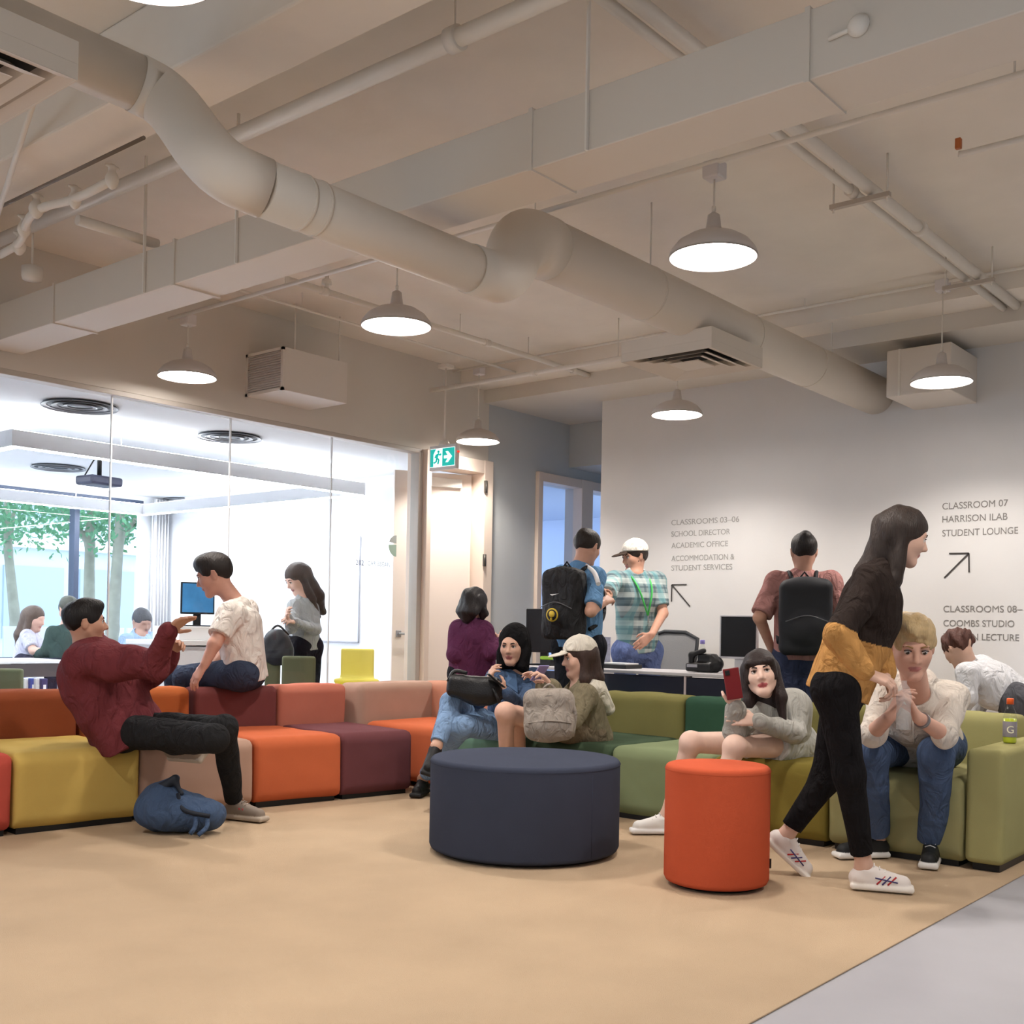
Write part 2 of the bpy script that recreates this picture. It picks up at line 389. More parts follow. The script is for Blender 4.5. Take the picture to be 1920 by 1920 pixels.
# rectangular duct
rd = thing('rectangular_duct', 'long white rectangular air duct crossing the whole ceiling', 'duct', (3.07, 0, 2.72))
ys = sorted([-2.98]+[float(atz(x, y, 2.72)[1]) for x, y in ((1515, 152), (990, 315), (335, 535), (122, 610))]+[6.74])
for a, b in zip(ys, ys[1:]):
    MB().box((3.07, a+.004, 2.72), (3.325, b-.004, 2.93), bev=.004).build('duct_section', ductm, rd)
for y in ys[1:-1]:
    MB().box((3.062, y-.008, 2.713), (3.333, y+.008, 2.937)).build('duct_flange', ductm, rd)
for y in (ys[2]-.25, ys[3]-.5, ys[4]-.9):
    MB().box((3.055, y-.004, 2.72), (3.068, y+.004, 3.4)).build('hanger_strap', pipem, rd)
def bend(pts, n=7):      # round the corners of a run of points
    pts = [A3(p) for p in pts]; out = [pts[0]]
    for p, q, r in zip(pts, pts[1:], pts[2:]):
        a = q+(p-q)*.45; b = q+(r-q)*.45
        for t in np.linspace(0, 1, n): out.append((1-t)**2*a+2*t*(1-t)*q+t*t*b)
    out.append(pts[-1]); return out
# round duct: high run, drops under the rectangular duct, rises again wider
yB = float(atz(640, 410, 2.55)[1]); yC = float(atz(1200, 545, 2.9)[1]); yA = float(atz(150, 110, 2.95)[1])
A1 = atz(262, 160, 2.95); B0 = atz(452, 335, 2.55); B1 = atz(885, 508, 2.55); C0 = atz(1015, 462, 2.9)
rdu = thing('round_duct', 'long white round duct dropping under the rectangular duct then widening', 'duct', (3, yB, 2.4))
MB().tube([(-3, yA, 2.95), (A1[0], yA, 2.95)], .095, 32).build('duct_section', ductm, rdu, False)
MB().tube(bend([(A1[0]-.02, yA, 2.95), (A1[0]+.1, yA-.02, 2.93), (B0[0]-.06, yB+.05, 2.58), (B0[0]+.1, yB, 2.55)], 8), .099, 32).build('duct_elbow', ductm, rdu)
MB().tube([(B0[0]+.08, yB, 2.55), (B1[0], yB, 2.55)], .095, 32).build('duct_section', ductm, rdu)
el2 = bend([(B1[0]-.03, yB, 2.55), (B1[0]+.20, yB, 2.555), (C0[0]-.20, yC-.03, 2.885), (C0[0]+.04, yC, 2.9)], 9)
MB().tube(el2, list(np.linspace(.1, .148, len(el2))), 32).build('duct_elbow', ductm, rdu)
MB().tube([(C0[0], yC, 2.9), (8.2, yC, 2.9)], .143, 40).build('duct_section', ductm, rdu)
for x in (C0[0]+.9, C0[0]+2.0, C0[0]+2.9, B0[0]+.25, B0[0]+.32):
    z, y, r = (2.9, yC, .146) if x > C0[0] else (2.55, yB, .098)
    MB().tube([(x-.006, y, z), (x+.006, y, z)], r, 32).build('duct_seam', ductm, rdu)
for t in (.25, .5, .75):
    p = el2[int(t*len(el2))]
for x, y, z in ((A1[0]-.5, yA, 3.04), (C0[0]+.95, yC, 3.04), (7.4, yC, 3.04)):
    MB().tube([(x, y, z), (x, y, 3.4)], .005, 6).build('hanger_rod', pipem, rdu)
# pipes and conduits
def pipe(name, pts, r, label, cat='pipe', coup=(), group=None, m=None):
    o = MB().tube(pts, r, 14).build(name, m or pipem); tag(o, label, cat, group)
    return o
def run(name, pts, r, label, coups=(), hang=(), cat='pipe', m=None, top=3.4):
    t = thing(name, label, cat, pts[0])
    MB().tube(pts, r, 14).build('pipe_run', m or pipem, t)
    for c in coups:
        d = unit(A3(pts[-1])-A3(pts[0])); MB().tube([A3(c)-d*.025, A3(c)+d*.025], r*1.35, 14).build('coupling', m or pipem, t)
    for h in hang:
        MB().tube([A3(h), (h[0], h[1], top)], .004, 6).build('hanger_rod', pipem, t)
    return t
yp = float(atz(1493, 243, 3.25)[1])
run('service_pipe', [(-3, yp, 3.25), (8.2, yp, 3.25)], .030, 'thicker of the twin white pipes crossing the ceiling on trapeze hangers', coups=[(5.9, yp, 3.25)])
run('service_pipe', [(-3, yp+.078, 3.245), (8.2, yp+.078, 3.245)], .022, 'thinner of the twin white pipes crossing the ceiling on trapeze hangers', coups=[(5.2, yp+.078, 3.245)])
for px, lab in (((1635, 372), 'trapeze bracket under the twin pipes nearer the big rectangular duct'), ((1845, 528), 'trapeze bracket under the twin pipes nearer the lettered wall')):
    x = float(atz(*px, 3.2)[0]); t = thing('pipe_trapeze', lab, 'bracket', (x, yp, 3.2), 'trapeze brackets under the twin pipes')
    MB().box((x-.015, yp-.10, 3.19), (x+.015, yp+.2, 3.212)).build('rail', metalm if 0 else mat('strut', (190, 180, 168), .5), t)
    for y in (yp-.085, yp+.185): MB().tube([(x, y, 3.17), (x, y, 3.4)], .005, 6).build('hanger_rod', pipem, t)
ysp = float(atz(800, 607, 3.25)[1]); xs0 = float(atz(535, 525, 3.25)[0])
spk = run('sprinkler_pipe', [(xs0, ysp, 3.25), (8.2, ysp, 3.25)], .021, 'white sprinkler main running to the lettered wall above the hanging lamps', coups=[(xs0+.3, ysp, 3.25), (xs0+1.9, ysp, 3.25), (xs0+3.0, ysp, 3.25)], hang=[(xs0+1.6, ysp, 3.25), (xs0+2.4, ysp, 3.25)])
MB().tube([(xs0+.32, ysp, 3.25), (xs0+.32, ysp, 3.37)], .014, 10).lathe([(0, 3.30), (.035, 3.30), (.03, 3.33), (0, 3.34)], (xs0+.32, ysp, 0), 12).build('sprinkler_head', pipem, spk)
run('branch_pipe', [(6.81, 6.62, 3.1), (6.81, 3.55, 3.1)], .018, 'white branch pipe ending near the exit sign below the sprinkler main', coups=[(6.81, 5.5, 3.1)], hang=[(6.81, 4.7, 3.1)])
xc2 = 7.17
run('conduit', [(4.2, -2.9, 3.1), (4.2, 6.5, 3.1)], .012, 'thin conduit carrying the nearer row of hanging lamps', hang=[(4.2, 1.2, 3.1), (4.2, 3.4, 3.1), (4.2, 5.3, 3.1)], cat='conduit')
run('conduit', [(xc2, -2.9, 3.34), (xc2, 6.7, 3.34)], .010, 'thin conduit carrying the farther row of hanging lamps', hang=[(xc2, 3.4, 3.34)], cat='conduit')
run('conduit', [(4.0, 6.12, 3.29), (7.6, 6.12, 3.29)], .009, 'thin conduit running along the top of the glazed wall', hang=[(5.0, 6.12, 3.29)], cat='conduit')
run('insulated_pipe', [(2.92, -2.9, 3.2), (2.92, 6.7, 3.2)], .034, 'insulated white pipe beside the rectangular duct near the ceiling', coups=[(2.92, 2.75, 3.2)], hang=[(2.92, 2.75, 3.2)])
run('conduit', [(2.74, -2.9, 3.3), (2.74, 6.7, 3.3)], .012, 'thin conduit behind the insulated pipe above the round duct', cat='conduit')
q0, q1 = atz(0, 388, 3.05), atz(270, 258, 3.05)
run('conduit', [q0, q1], .008, 'dark thin conduit above the valve pipes in the upper left corner', cat='conduit', m=mat('dark_conduit', (120, 108, 96), .5))
q0, q1 = atz(95, 195, 2.98), atz(-10, 420, 2.98)
run('brace_rod', [(q0[0], q0[1], 3.2), q1], .012, 'slanting brace rod at the upper left beside the air diffuser', cat='rod')
# valve pipe cluster, upper left
vt = thing('valve_pipe', 'white pipework with valves and elbows in the upper left corner', 'pipe', atz(70, 400, 3.0))
zv = 3.02; V_ = lambda x, y, z=zv: atz(x, y, z)
pts = [V_(215, 335), V_(140, 375), V_(75, 388), V_(50, 412), V_(42, 455), V_(0, 478)]
MB().tube(bend(pts, 5), .020, 12).build('pipe_run', pipem, vt)
for p, r in ((V_(210, 337), .03), (V_(140, 375), .03), (V_(68, 392), .034), (V_(45, 430), .032), (V_(36, 462), .034)):
    soft('valve', [el(p, (r, r, r*1.2)), rc(p-A3((0, 0, r)), p+A3((0, 0, r*1.9)), .010), rc(p+A3((-.03, 0, r*1.9)), p+A3((.03, 0, r*1.9)), .007)], pipem, vt, .006)
MB().tube([V_(145, 412), V_(295, 458)], .026, 14).build('pipe_stub', pipem, vt)
sd = thing('speaker_box', 'small white round device box beside the rectangular duct at left', 'device', atz(60, 525, 2.95))
p = atz(60, 525, 2.95); MB().lathe([(0, 0), (.05, 0), (.055, .02), (.055, .07), (0, .08)], p, 24).build('housing', pipem, sd); MB().tube([p+A3((0, 0, .07)), (p[0], p[1], 3.4)], .006, 8).build('stem', pipem, sd)
# detector on rectangular duct side; orange alarm
p = atx(1612, 50, 3.07); t = thing('smoke_detector', 'small round detector fixed to the side of the rectangular duct', 'detector', p)
bm_ = MB().lathe([(0, 0), (.03, 0), (.033, .012), (.02, .026), (0, .03)], (0, 0, 0), 24); bmesh.ops.transform(bm_.bm, verts=bm_.bm.verts, matrix=Matrix.Translation([float(c) for c in p]) @ Matrix.Rotation(-math.pi/2, 4, 'Y')); bm_.build('dome', pipem, t)
MB().tube([p+A3((-.008, .09, -.01)), p+A3((-.008, .0, 0))], .007, 8).build('conduit_stub', pipem, t)
p = atz(1797, 275, 3.1); t = thing('sprinkler_sensor', 'small orange sensor on a thin pipe under the right of the ceiling', 'sensor', p)
MB().box(p-A3((.012, .012, .01)), p+A3((.012, .012, .034)), bev=.004).build('housing', mat('orange_plastic', (190, 110, 60), .5), t)
MB().tube([p+A3((0, 0, -.03)), p+A3((.01, -.02, -.03)), p+A3((0, -1.2, -.03))], .012, 10).build('pipe_run', pipem, t)
# ------------------------------------------------ hanging lamps
shadem = mat('lamp_enamel', (206, 198, 192), .35)
ledm = mat('lamp_diffuser', (255, 250, 246), .5, emit=PEND_W, ecol=(255, 248, 242))
def make_lamp(zc):
    t = thing('pendant_lamp', 'x', 'lamp'); t['_local'] = 1
    prof = [(.189, 0), (.191, .006), (.183, .03), (.155, .065), (.11, .093), (.06, .108), (.036, .114), (.032, .14), (.026, .185), (.012, .195), (.0, .195)]
    inner = [(.186, .0), (.178, .03), (.15, .06), (.105, .086), (.05, .1), (0, .1)]
    MB().lathe(prof, n=56).lathe(inner, n=56).lathe([(.191, .006), (.189, 0), (.186, 0)], n=56).build('lamp_shade', shadem, t, True)
    MB().lathe([(0, .012), (.165, .012), (.165, .02), (0, .02)], n=48).build('diffuser', ledm, t)
    ld = bpy.data.lights.new('bulb_light', 'SPOT'); ld.energy = SPOT_W; ld.spot_size = math.radians(138); ld.spot_blend = .55; ld.shadow_soft_size = .07; ld.color = (1, .93, .86)
    lo = bpy.data.objects.new('bulb_light', ld); COL.objects.link(lo); lo.parent = t; lo.location = (0, 0, -.004)
    MB().tube([(0, 0, .19), (0, 0, zc-2.7-.05)], .0045, 8).lathe([(0, .2), (.009, .2), (.009, .222), (0, .222)], n=12).build('lamp_cable', pipem, t)
    MB().box((-.04, -.04, zc-2.7-.06), (.04, .04, zc-2.7+.015), bev=.008).build('junction_box', mat('box_white', (222, 216, 214), .5), t)
    return t
LA, LB = make_lamp(3.1), make_lamp(3.34)
def lampat(px, proto, lab, first):
    p = atz(*px, 2.7) if len(px) == 2 else A3(px)
    t = proto if first else copy_tree(proto)
    t.location = [float(c) for c in (p[0], p[1], 2.7)]; tag(t, lab, 'lamp', 'white dome lamps hung from the ceiling')
lampat((1337, 484), LA, 'largest white dome lamp hanging right of the round duct', True)
lampat((743, 613), LA, 'white dome lamp hanging just below the round duct at centre', False)
lampat((351, 708), LA, 'white dome lamp hanging before the glazed wall left of the louvred box', False)
lampat((272, -68), LA, 'white dome lamp cut by the top edge above the round duct', False)
lampat((1269, 779), LB, 'white dome lamp hanging before the lettered wall below the ceiling diffuser', True)
lampat((896, 829), LB, 'smallest white dome lamp hanging beside the exit sign', False)
lampat((1765, 718), LB, 'white dome lamp hanging before the plain boxed unit at right', False)
for k, (x, y) in enumerate(((1.1, 4.5), (4.2, .5), (7.17, .5), (1.1, .5))):  # unseen lamps carrying the grid on, added for fill light
    lampat((x, y, 2.7), LA, ('unseen white dome fill lamp left of the picture between camera and glazed wall', 'unseen white dome fill lamp right of the picture under the rectangular duct', 'unseen white dome fill lamp right of the picture beside the lettered wall', 'unseen white dome fill lamp overhead behind the camera')[k], False)
# ------------------------------------------------ diffusers
def diffuser(c, z, h, lab, cx_open=True):
    t = thing('ceiling_diffuser', lab, 'vent', (c[0], c[1], z), 'square air diffusers under the ducts')
    m = MB(); x, y = c
    def ring(r0, z0, r1, z1):
        for (sx, sy) in ((1, 0), (-1, 0), (0, 1), (0, -1)):
            def P(r, s, zz): return (x+(sx*r if sx else s*r), y+(sy*r if sy else s*r), zz)
            m.bm.faces.new([m.bm.verts.new(v) for v in (P(r0, -1, z0), P(r0, 1, z0), P(r1, 1, z1), P(r1, -1, z1))])
    MB().box((x-h, y-h, z+.05), (x+h, y+h, z+.12)).build('plenum', ductm, t)
    for r in (h, h*.78, h*.56): ring(r, z, r-.045, z+.012); ring(r-.045, z+.012, r-.075, z+.045)
    m.build('louvre_rings', mat('diffuser_paint', (214, 200, 184), .5), t)
    MB().box((x-h*.32, y-h*.32, z-.002), (x+h*.32, y+h*.32, z+.004)).build('centre_plate', MATS['diffuser_paint'], t)
    for a_, b_ in (((x-h, y-h), (x+h, y-h+.006)), ((x-h, y+h-.006), (x+h, y+h)), ((x-h, y-h+.0065), (x-h+.006, y+h-.0065)), ((x+h-.006, y-h+.0065), (x+h, y+h-.0065))): MB().box((*a_, z+.001), (*b_, z+.0495)).build('rim', ductm, t)
    MB().box((x-h*.97, y-h*.97, z+.045), (x+h*.97, y+h*.97, z+.0495)).build('throat_shade', mat('throat', (62, 58, 54), .8), t)  # dark sheet painted to stand for shade inside the opening
    return t
vc = np.mean([atz(*p, 2.68) for p in [(1188, 678), (1320, 645), (1420, 685), (1266, 704)]], 0)
diffuser(vc[:2], 2.66, .30, 'square air diffuser below the wide round duct near the lettered wall')
vc = atz(140, 155, 2.74); diffuser((vc[0]-.31, vc[1]+.29), 2.74, .31, 'square air diffuser cut by the left edge beside the round duct')
# ------------------------------------------------ boxed units on the walls
c0 = aty(533, 731, 6.32); zt = aty(535, 650, 6.32)[2]; x1 = atz(645, 758, c0[2])[0]
t = thing('louvred_unit', 'white boxed air unit with side louvres above the glazed wall', 'air unit', (c0[0], 6.75, c0[2]))
MB().box((c0[0], 6.32, c0[2]), (x1, 6.75, zt), bev=.004).build('casing', mat('unit_white', (220, 212, 202), .5), t)
m = MB()
for k in range(16):
    z = c0[2]+.03+k*(zt-c0[2]-.06)/15
    m.box((c0[0]-.012, 6.345, z), (c0[0]+.002, 6.725, z+.005))
m.build('louvre', mat('louvre_white', (206, 196, 190), .5), t)
m = MB().box((c0[0]-.016, 6.32, c0[2]), (c0[0], 6.345, zt)).box((c0[0]-.016, 6.725, c0[2]), (c0[0], 6.75, zt)).box((c0[0]-.016, 6.32, c0[2]), (c0[0], 6.75, c0[2]+.02)).box((c0[0]-.016, 6.32, zt-.02), (c0[0], 6.75, zt)); m.build('louvre_frame', MATS['unit_white'], t)
for x in (c0[0]+.12, x1-.05): MB().tube([(x, 6.36, zt), (x, 6.36, 3.4)], .006, 6).build('hanger_rod', pipem, t)
t = thing('boxed_unit', 'plain white boxed unit high on the lettered wall behind a lamp', 'air unit', (8.2, 2.77, 2.76))
z0 = atx(1664, 745, 7.65)[2]; z1 = atx(1664, 658, 7.65)[2]; y1 = atx(1662, 700, 7.65)[1]; y0 = atx(1783, 700, 7.65)[1]
MB().box((7.65, y0, z0), (8.2, y1, z1), bev=.006).build('casing', MATS['unit_white'], t)
MB().box((7.642, y1-.1, z0), (7.65, y1-.085, z1)).build('panel_seam', pipem, t)
# ------------------------------------------------ exit sign
sx, sy, sz = [float(c) for c in atz(833, 858, 2.52)]
t = thing('exit_sign', 'hanging green and white exit sign with running figure and arrow', 'sign', (sx, sy, sz))
ey, ez = .155, .105
MB().box((sx-.02, sy-ey, sz-ez), (sx+.02, sy+ey, sz+ez), bev=.006).build('housing', mat('sign_housing', (225, 220, 218), .4), t)
gm = mat('sign_green', (10, 150, 140), .5, emit=.9, ecol=(8, 160, 150)); wm = mat('sign_white', (240, 250, 248), .5, emit=.9)
fx_ = sx-.0215
def quad(pts, m_, nm, par=t, d=.003):
    MB().prism([(fx_, sy-u, sz+v) for u, v in pts], (-d, 0, 0)).build(nm, m_, par)
# u runs to the viewer's right (towards -y)
quad([(-.14, -.078), (.14, -.078), (.14, .078), (-.14, .078)], wm, 'light_panel', d=.001)
quad([(-.138, -.074), (-.104, -.074), (-.104, .074), (-.138, .074)], gm, 'green_field')
quad([(-.104, .03), (-.075, .074), (-.104, .074)], gm, 'green_field'); quad([(.0, -.074), (.138, -.074), (.138, .074), (.0, .074)], gm, 'green_field')
fx_ -= .0032
quad([(.022, -.012), (.065, -.012), (.04, -.046), (.066, -.046), (.112, .0), (.066, .046), (.04, .046), (.065, .012), (.022, .012)], wm, 'arrow')
mm = MB()
for seg in ([(-.062, .0), (-.048, .032)], [(-.048, .032), (-.025, .02), (-.015, .032)], [(-.05, .03), (-.074, .018), (-.082, .0)], [(-.062, .0), (-.04, -.02), (-.05, -.055)], [(-.062, .0), (-.07, -.032), (-.095, -.042)]):
    mm.tube([(fx_+.002, sy-u, sz+v) for u, v in seg], .008, 8)
mm.lathe([(0, -.012), (.008, -.009), (.012, 0), (.008, .009), (0, .012)], (fx_+.002, sy+.045, sz+.05), 16); mm.build('running_figure', gm, t)
MB().box((sx-.01, sy-ey-.01, sz+.03), (sx+.01, sy-ey, sz+.045)).build('indicator', mat('red_led', (220, 60, 40), .4, emit=1), t)
MB().tube([(sx, sy, sz+ez), (sx, sy, 3.29)], .008, 10).lathe([(0, 0), (.05, 0), (.03, .04), (0, .045)], (sx, sy, sz+ez), 20).box((sx-.05, sy-.05, 3.27), (sx+.05, sy+.05, 3.30)).build('stem', pipem, t)
# ------------------------------------------------ lettering on the right wall
textm = mat('vinyl_grey', (132, 128, 124), .6)
def letters(par, s, pa, pb, cap, m_=textm, X=8.2, name='text_line'):
    a = atx(*pa, X); b = atx(*pb, X)
    cu = bpy.data.curves.new(name, 'FONT'); cu.body = s; cu.size = 1; cu.extrude = .004; cu.offset = .001
    o = bpy.data.objects.new(name, cu); COL.objects.link(o); bpy.context.view_layer.update()
    me = bpy.data.meshes.new_from_object(o.evaluated_get(bpy.context.evaluated_depsgraph_get())); bpy.data.objects.remove(o)
    co = np.array([v.co[:] for v in me.vertices]); x0, x1_ = co[:, 0].min(), co[:, 0].max(); h = .73
    D = float((a-O)@FW); wz = cap*D/F_PX/h
    for v in me.vertices:
        u = (v.co.x-x0)/(x1_-x0)
        v.co = Vector((X-.0015-.3*max(0, v.co.z), float(a[1]+(b[1]-a[1])*u), float(a[2]+v.co.y*wz)))
    me.materials.clear()
    return link(name, me, m_, par)
def arrow(par, corner, hor, ver, dia, X=8.2):
    P = lambda p: atx(*p, X)-A3((.004, 0, 0))
    m_ = MB(); c = P(corner)
    for q in (hor, ver, dia):
        e = P(q); d = unit(e-c); n = np.cross(d, (1, 0, 0))*.0055
        m_.prism([c+n, e+n, e-n, c-n], (-.002, 0, 0))
    return m_.build('arrow', mat('vinyl_dark', (66, 62, 60), .6), par)
b1 = thing('wall_lettering', 'faded grey directory lettering listing classrooms and offices with an arrow up left', 'lettering', atx(1300, 1030, 8.2))
for s, y0_, xe, yb in (('CLASSROOMS 03–06', 985, 1386, 980), ('SCHOOL DIRECTOR', 1006.5, 1369, 1002), ('ACADEMIC OFFICE', 1028, 1365, 1024), ('ACCOMMODATION &', 1052, 1377, 1048), ('STUDENT SERVICES', 1070, 1373, 1067)):
    letters(b1, s, (1259, y0_), (xe, yb), 10.5, mat('vinyl_pale', (166, 164, 160), .6))
arrow(b1, (1260, 1096.5), (1288, 1096), (1259.5, 1128), (1294, 1137))
b2 = thing('wall_lettering', 'grey lettering for classroom 07 and the student lounge with an arrow up right', 'lettering', atx(1830, 980, 8.2))
for s, y0_, xe, yb in (('CLASSROOM 07', 955.5, 1890, 950.5), ('HARRISON ILAB', 980, 1889, 976.5), ('STUDENT LOUNGE', 1006, 1909, 1001)):
    letters(b2, s, (1767, y0_), (xe, yb), 13)
arrow(b2, (1817, 1037.5), (1780, 1038), (1817.5, 1073), (1771, 1083.5))
b3 = thing('wall_lettering', 'grey lettering for the studio and lecture rooms below the up right arrow', 'lettering', atx(1830, 1170, 8.2))
for s, y0_, xe, yb in (('CLASSROOMS 08–', 1147.5, 1917, 1147), ('COOMBS STUDIO', 1174, 1902, 1174), ('ROBSON LECTURE', 1199, 1911, 1201)):
    letters(b3, s, (1769, y0_), (xe, yb), 12.5)
# ================================================================== SOFAS
def fab(name, c):
    g_ = sum(c)/3; c = tuple(v*.86+g_*.14 for v in c); return mat(name, c, .95, bump=.25, bscale=500, var=.05, vscale=6, spec=.08)
SOFA = {}
def module(name, lab, org, ax, ay, w_, d_, seatc, backc, seatd=.8, zt=.425, bt=.685, legs=True, seed=0, wr=.003, backlab=None, seat=True, back=True):
    """org = front left floor corner, ax along the front, ay towards the back"""
    ax, ay = unit((*ax, 0)), unit((*ay, 0)); org = A3((*org, 0)); R = [ax, ay, (0, 0, 1)]
    t = thing(name, lab, 'sofa', org+ax*w_/2+ay*d_/2)
    def blk(nm, u0, u1, v0, v1, z0, z1, r, m_, sd, lb=None, puff=.012):
        c = org+ax*(u0+u1)/2+ay*(v0+v1)/2+A3((0, 0, (z0+z1)/2)); hf = A3(((u1-u0)/2, (v1-v0)/2, (z1-z0)/2))
        pr = [rb(c, hf-A3((.001, .004, .006)), .032, R), el(c, hf*A3((.93, .93, 1.01)), R, k=.05), rb(c, hf*A3((3, 1, 1)), r+.02, R, op=-2)]
        wf = wrinkle(wr, 9, sd)
        o = soft(nm, pr, m_, t, .0125, wf)
        if lb: o['label'] = lb
        return o
    g = .003
    if seat:
        blk('seat', g, w_-g, 0, seatd+.02, .022, zt, .07, seatc, seed)
    if back: blk('backrest', g, w_-g, seatd, d_, .022, bt, .06, backc, seed+50, backlab)
    if legs:
        cc_ = org+ax*w_/2+ay*d_/2; rz_ = math.atan2(ax[1], ax[0])
        MB().box(cc_-A3((w_/2-.03, d_/2-.045, 0)), cc_+A3((w_/2-.03, d_/2-.045, .06)), rz=rz_, piv=(*cc_[:2], 0)).build('shadow_gap_base', blackm, t)  # black inset box painted as the shadow gap, in place of feet
    return t
cl = dict(red=(192, 74, 60), yellow=(206, 172, 84), pink=(184, 146, 126), orange=(210, 100, 58), plum=(112, 62, 66), burg=(122, 62, 60), coral=(198, 112, 90), taupe=(188, 150, 130),
          dorange=(150, 74, 42), borange=(188, 96, 46), pinkish=(202, 138, 110), teal=(104, 142, 120), dgreen=(66, 84, 62), lgreen=(128, 142, 102), olive=(124, 118, 66), must=(138, 122, 50), lolive=(156, 150, 100), fgreen=(50, 84, 64), polive=(166, 160, 102))
C_ = {k: fab('fabric_'+k, v) for k, v in cl.items()}
fr = [(2.05, 5.523), (2.70, 5.46), (3.37, 5.395), (4.06, 5.31), (4.65, 5.215), (5.185, 5.13)]
nm = ['red', 'yellow', 'pink', 'orange', 'plum']; bk = ['dorange', 'dorange', 'borange', 'burg', 'coral']
labs = ['red seat module cut by the left edge next to the yellow seat', 'yellow seat module with a dark rust backrest at left', 'dusty pink seat module with an orange backrest beside the yellow one',
        'orange seat module with a burgundy backrest beside the dusty pink one', 'plum seat module with a coral backrest nearest the sofa corner']
for i in range(5):
    a, b = A3(fr[i]), A3(fr[i+1]); d = b-a; n = (-d[1], d[0])
    module('sofa_module', labs[i], a, d, n, float(np.linalg.norm(d)), 1.05, C_[nm[i]], C_[bk[i]], seed=i, wr=.006 if i == 3 else .003, backlab={'dorange': 'rust backrest', 'borange': 'orange backrest', 'burg': 'burgundy backrest', 'coral': 'coral backrest'}[bk[i]])
# corner
t = thing('sofa_module', 'orange corner seat module with pale terracotta backrests', 'sofa', (5.7, 5.6, 0))
soft('seat', [rb((5.735, 5.48, .23), (.355, .36, .193), .06), el((5.735, 5.48, .23), (.33, .33, .197))], C_['orange'], t, .0125)
o = soft('backrest', [rb((5.765, 5.985, .358), (.395, .13, .325), .06), el((5.765, 5.985, .358), (.37, .12, .328))], C_['taupe'], t, .0125); o['label'] = 'dusty taupe backrest'
o = soft('backrest', [rb((6.225, 5.56, .358), (.125, .45, .325), .06), el((6.225, 5.56, .358), (.12, .42, .328))], C_['pinkish'], t, .0125); o['label'] = 'pale terracotta backrest'
ryl = [5.09, 4.39, 3.70, 3.04, 2.375, 1.705]
rn = ['teal', 'dgreen', 'lgreen', 'must', 'lolive']; rbk = ['fgreen', 'olive', 'fgreen', 'olive', 'polive']
rl = ['teal seat module beside the orange corner seat', 'dark green seat module with an olive backrest under the woman in the cap', 'light green seat module with a forest green backrest behind the pouffes',
      'mustard olive seat module under the woman with the phone', 'pale olive seat module under the blond man']
for i in range(5):
    w_ = ryl[i]-ryl[i+1]
    module('sofa_module', rl[i], (5.35, ryl[i]), (0, -1), (1, 0), w_, 1.05, C_[rn[i]], C_[rbk[i]], seed=20+i, backlab={'olive': 'olive backrest', 'fgreen': 'forest green backrest', 'polive': 'pale olive backrest'}[rbk[i]])
t = thing('end_block', 'pale olive arm block closing the right end of the sofa', 'sofa', (5.85, 1.61, 0))
soft('upholstery', [rb((5.86, 1.612, .305), (.51, .088, .265), .03), el((5.86, 1.612, .305), (.49, .08, .268))], C_['polive'], t, .01, wrinkle(.002, 8, 3))
MB().box((5.39, 1.55, 0), (6.33, 1.67, .06)).build('shadow_gap_base', blackm, t)  # black box painting the same shadow gap under the arm
# ================================================================== POUFFES
def pouf(px, Dia, h, m_, lab, tagit):
    p = atz(*px, 0); r = Dia/2
    t = thing('pouffe', lab, 'pouffe', (p[0], p[1], 0))
    q = .022
    prof = [(0, .02), (r-.03, .02), (r-.008, .028), (r, .045)]+[(r, h-q-.01)]+[(r-q+q*math.cos(a), h-q+q*math.sin(a)) for a in np.linspace(0, math.pi/2, 7)]+[(r*.6, h+.002), (0, h+.004)]
    MB().lathe(prof, (p[0], p[1], 0), 96).build('upholstery', m_, t)
    MB().lathe([(0, 0.012), (r-.04, .012), (r-.04, .03), (0, .03)], (p[0], p[1], 0), 48).build('base', blackm, t)
    MB().lathe([(r+.0008, h-q-.004), (r+.0022, h-q), (r+.0008, h-q+.004)], (p[0], p[1], 0), 96).build('piping', m_, t)
    if tagit:
        d = unit((ray(1432, 1615)*A3((1, 1, 0)))); rr = unit(RT*A3((1, 1, 0)))
        e = A3((p[0], p[1], .11))+rr*r*.975-unit(FW*A3((1, 1, 0)))*r*.2
        MB().box(e-A3((.004, .008, .02)), e+A3((.004, .008, .02))).build('label_tag', blackm, t)
    else:
        s = unit(RT*A3((1, 1, 0)))*math.sin(.72)-unit(FW*A3((1, 1, 0)))*math.cos(.72)
        e0 = A3((p[0], p[1], .04))+s*(r+.0005); MB().tube([e0, e0+A3((0, 0, h-.08))], .0014, 6).build('seam', m_, t)
pouf((982, 1596), .925, .462, fab('fabric_navy', (60, 66, 84)), 'large round navy pouffe before the green sofa', False)
pouf((1342, 1661), .445, .522, fab('fabric_pouf_orange', (206, 84, 50)), 'tall round orange pouffe standing on the carpet', True)
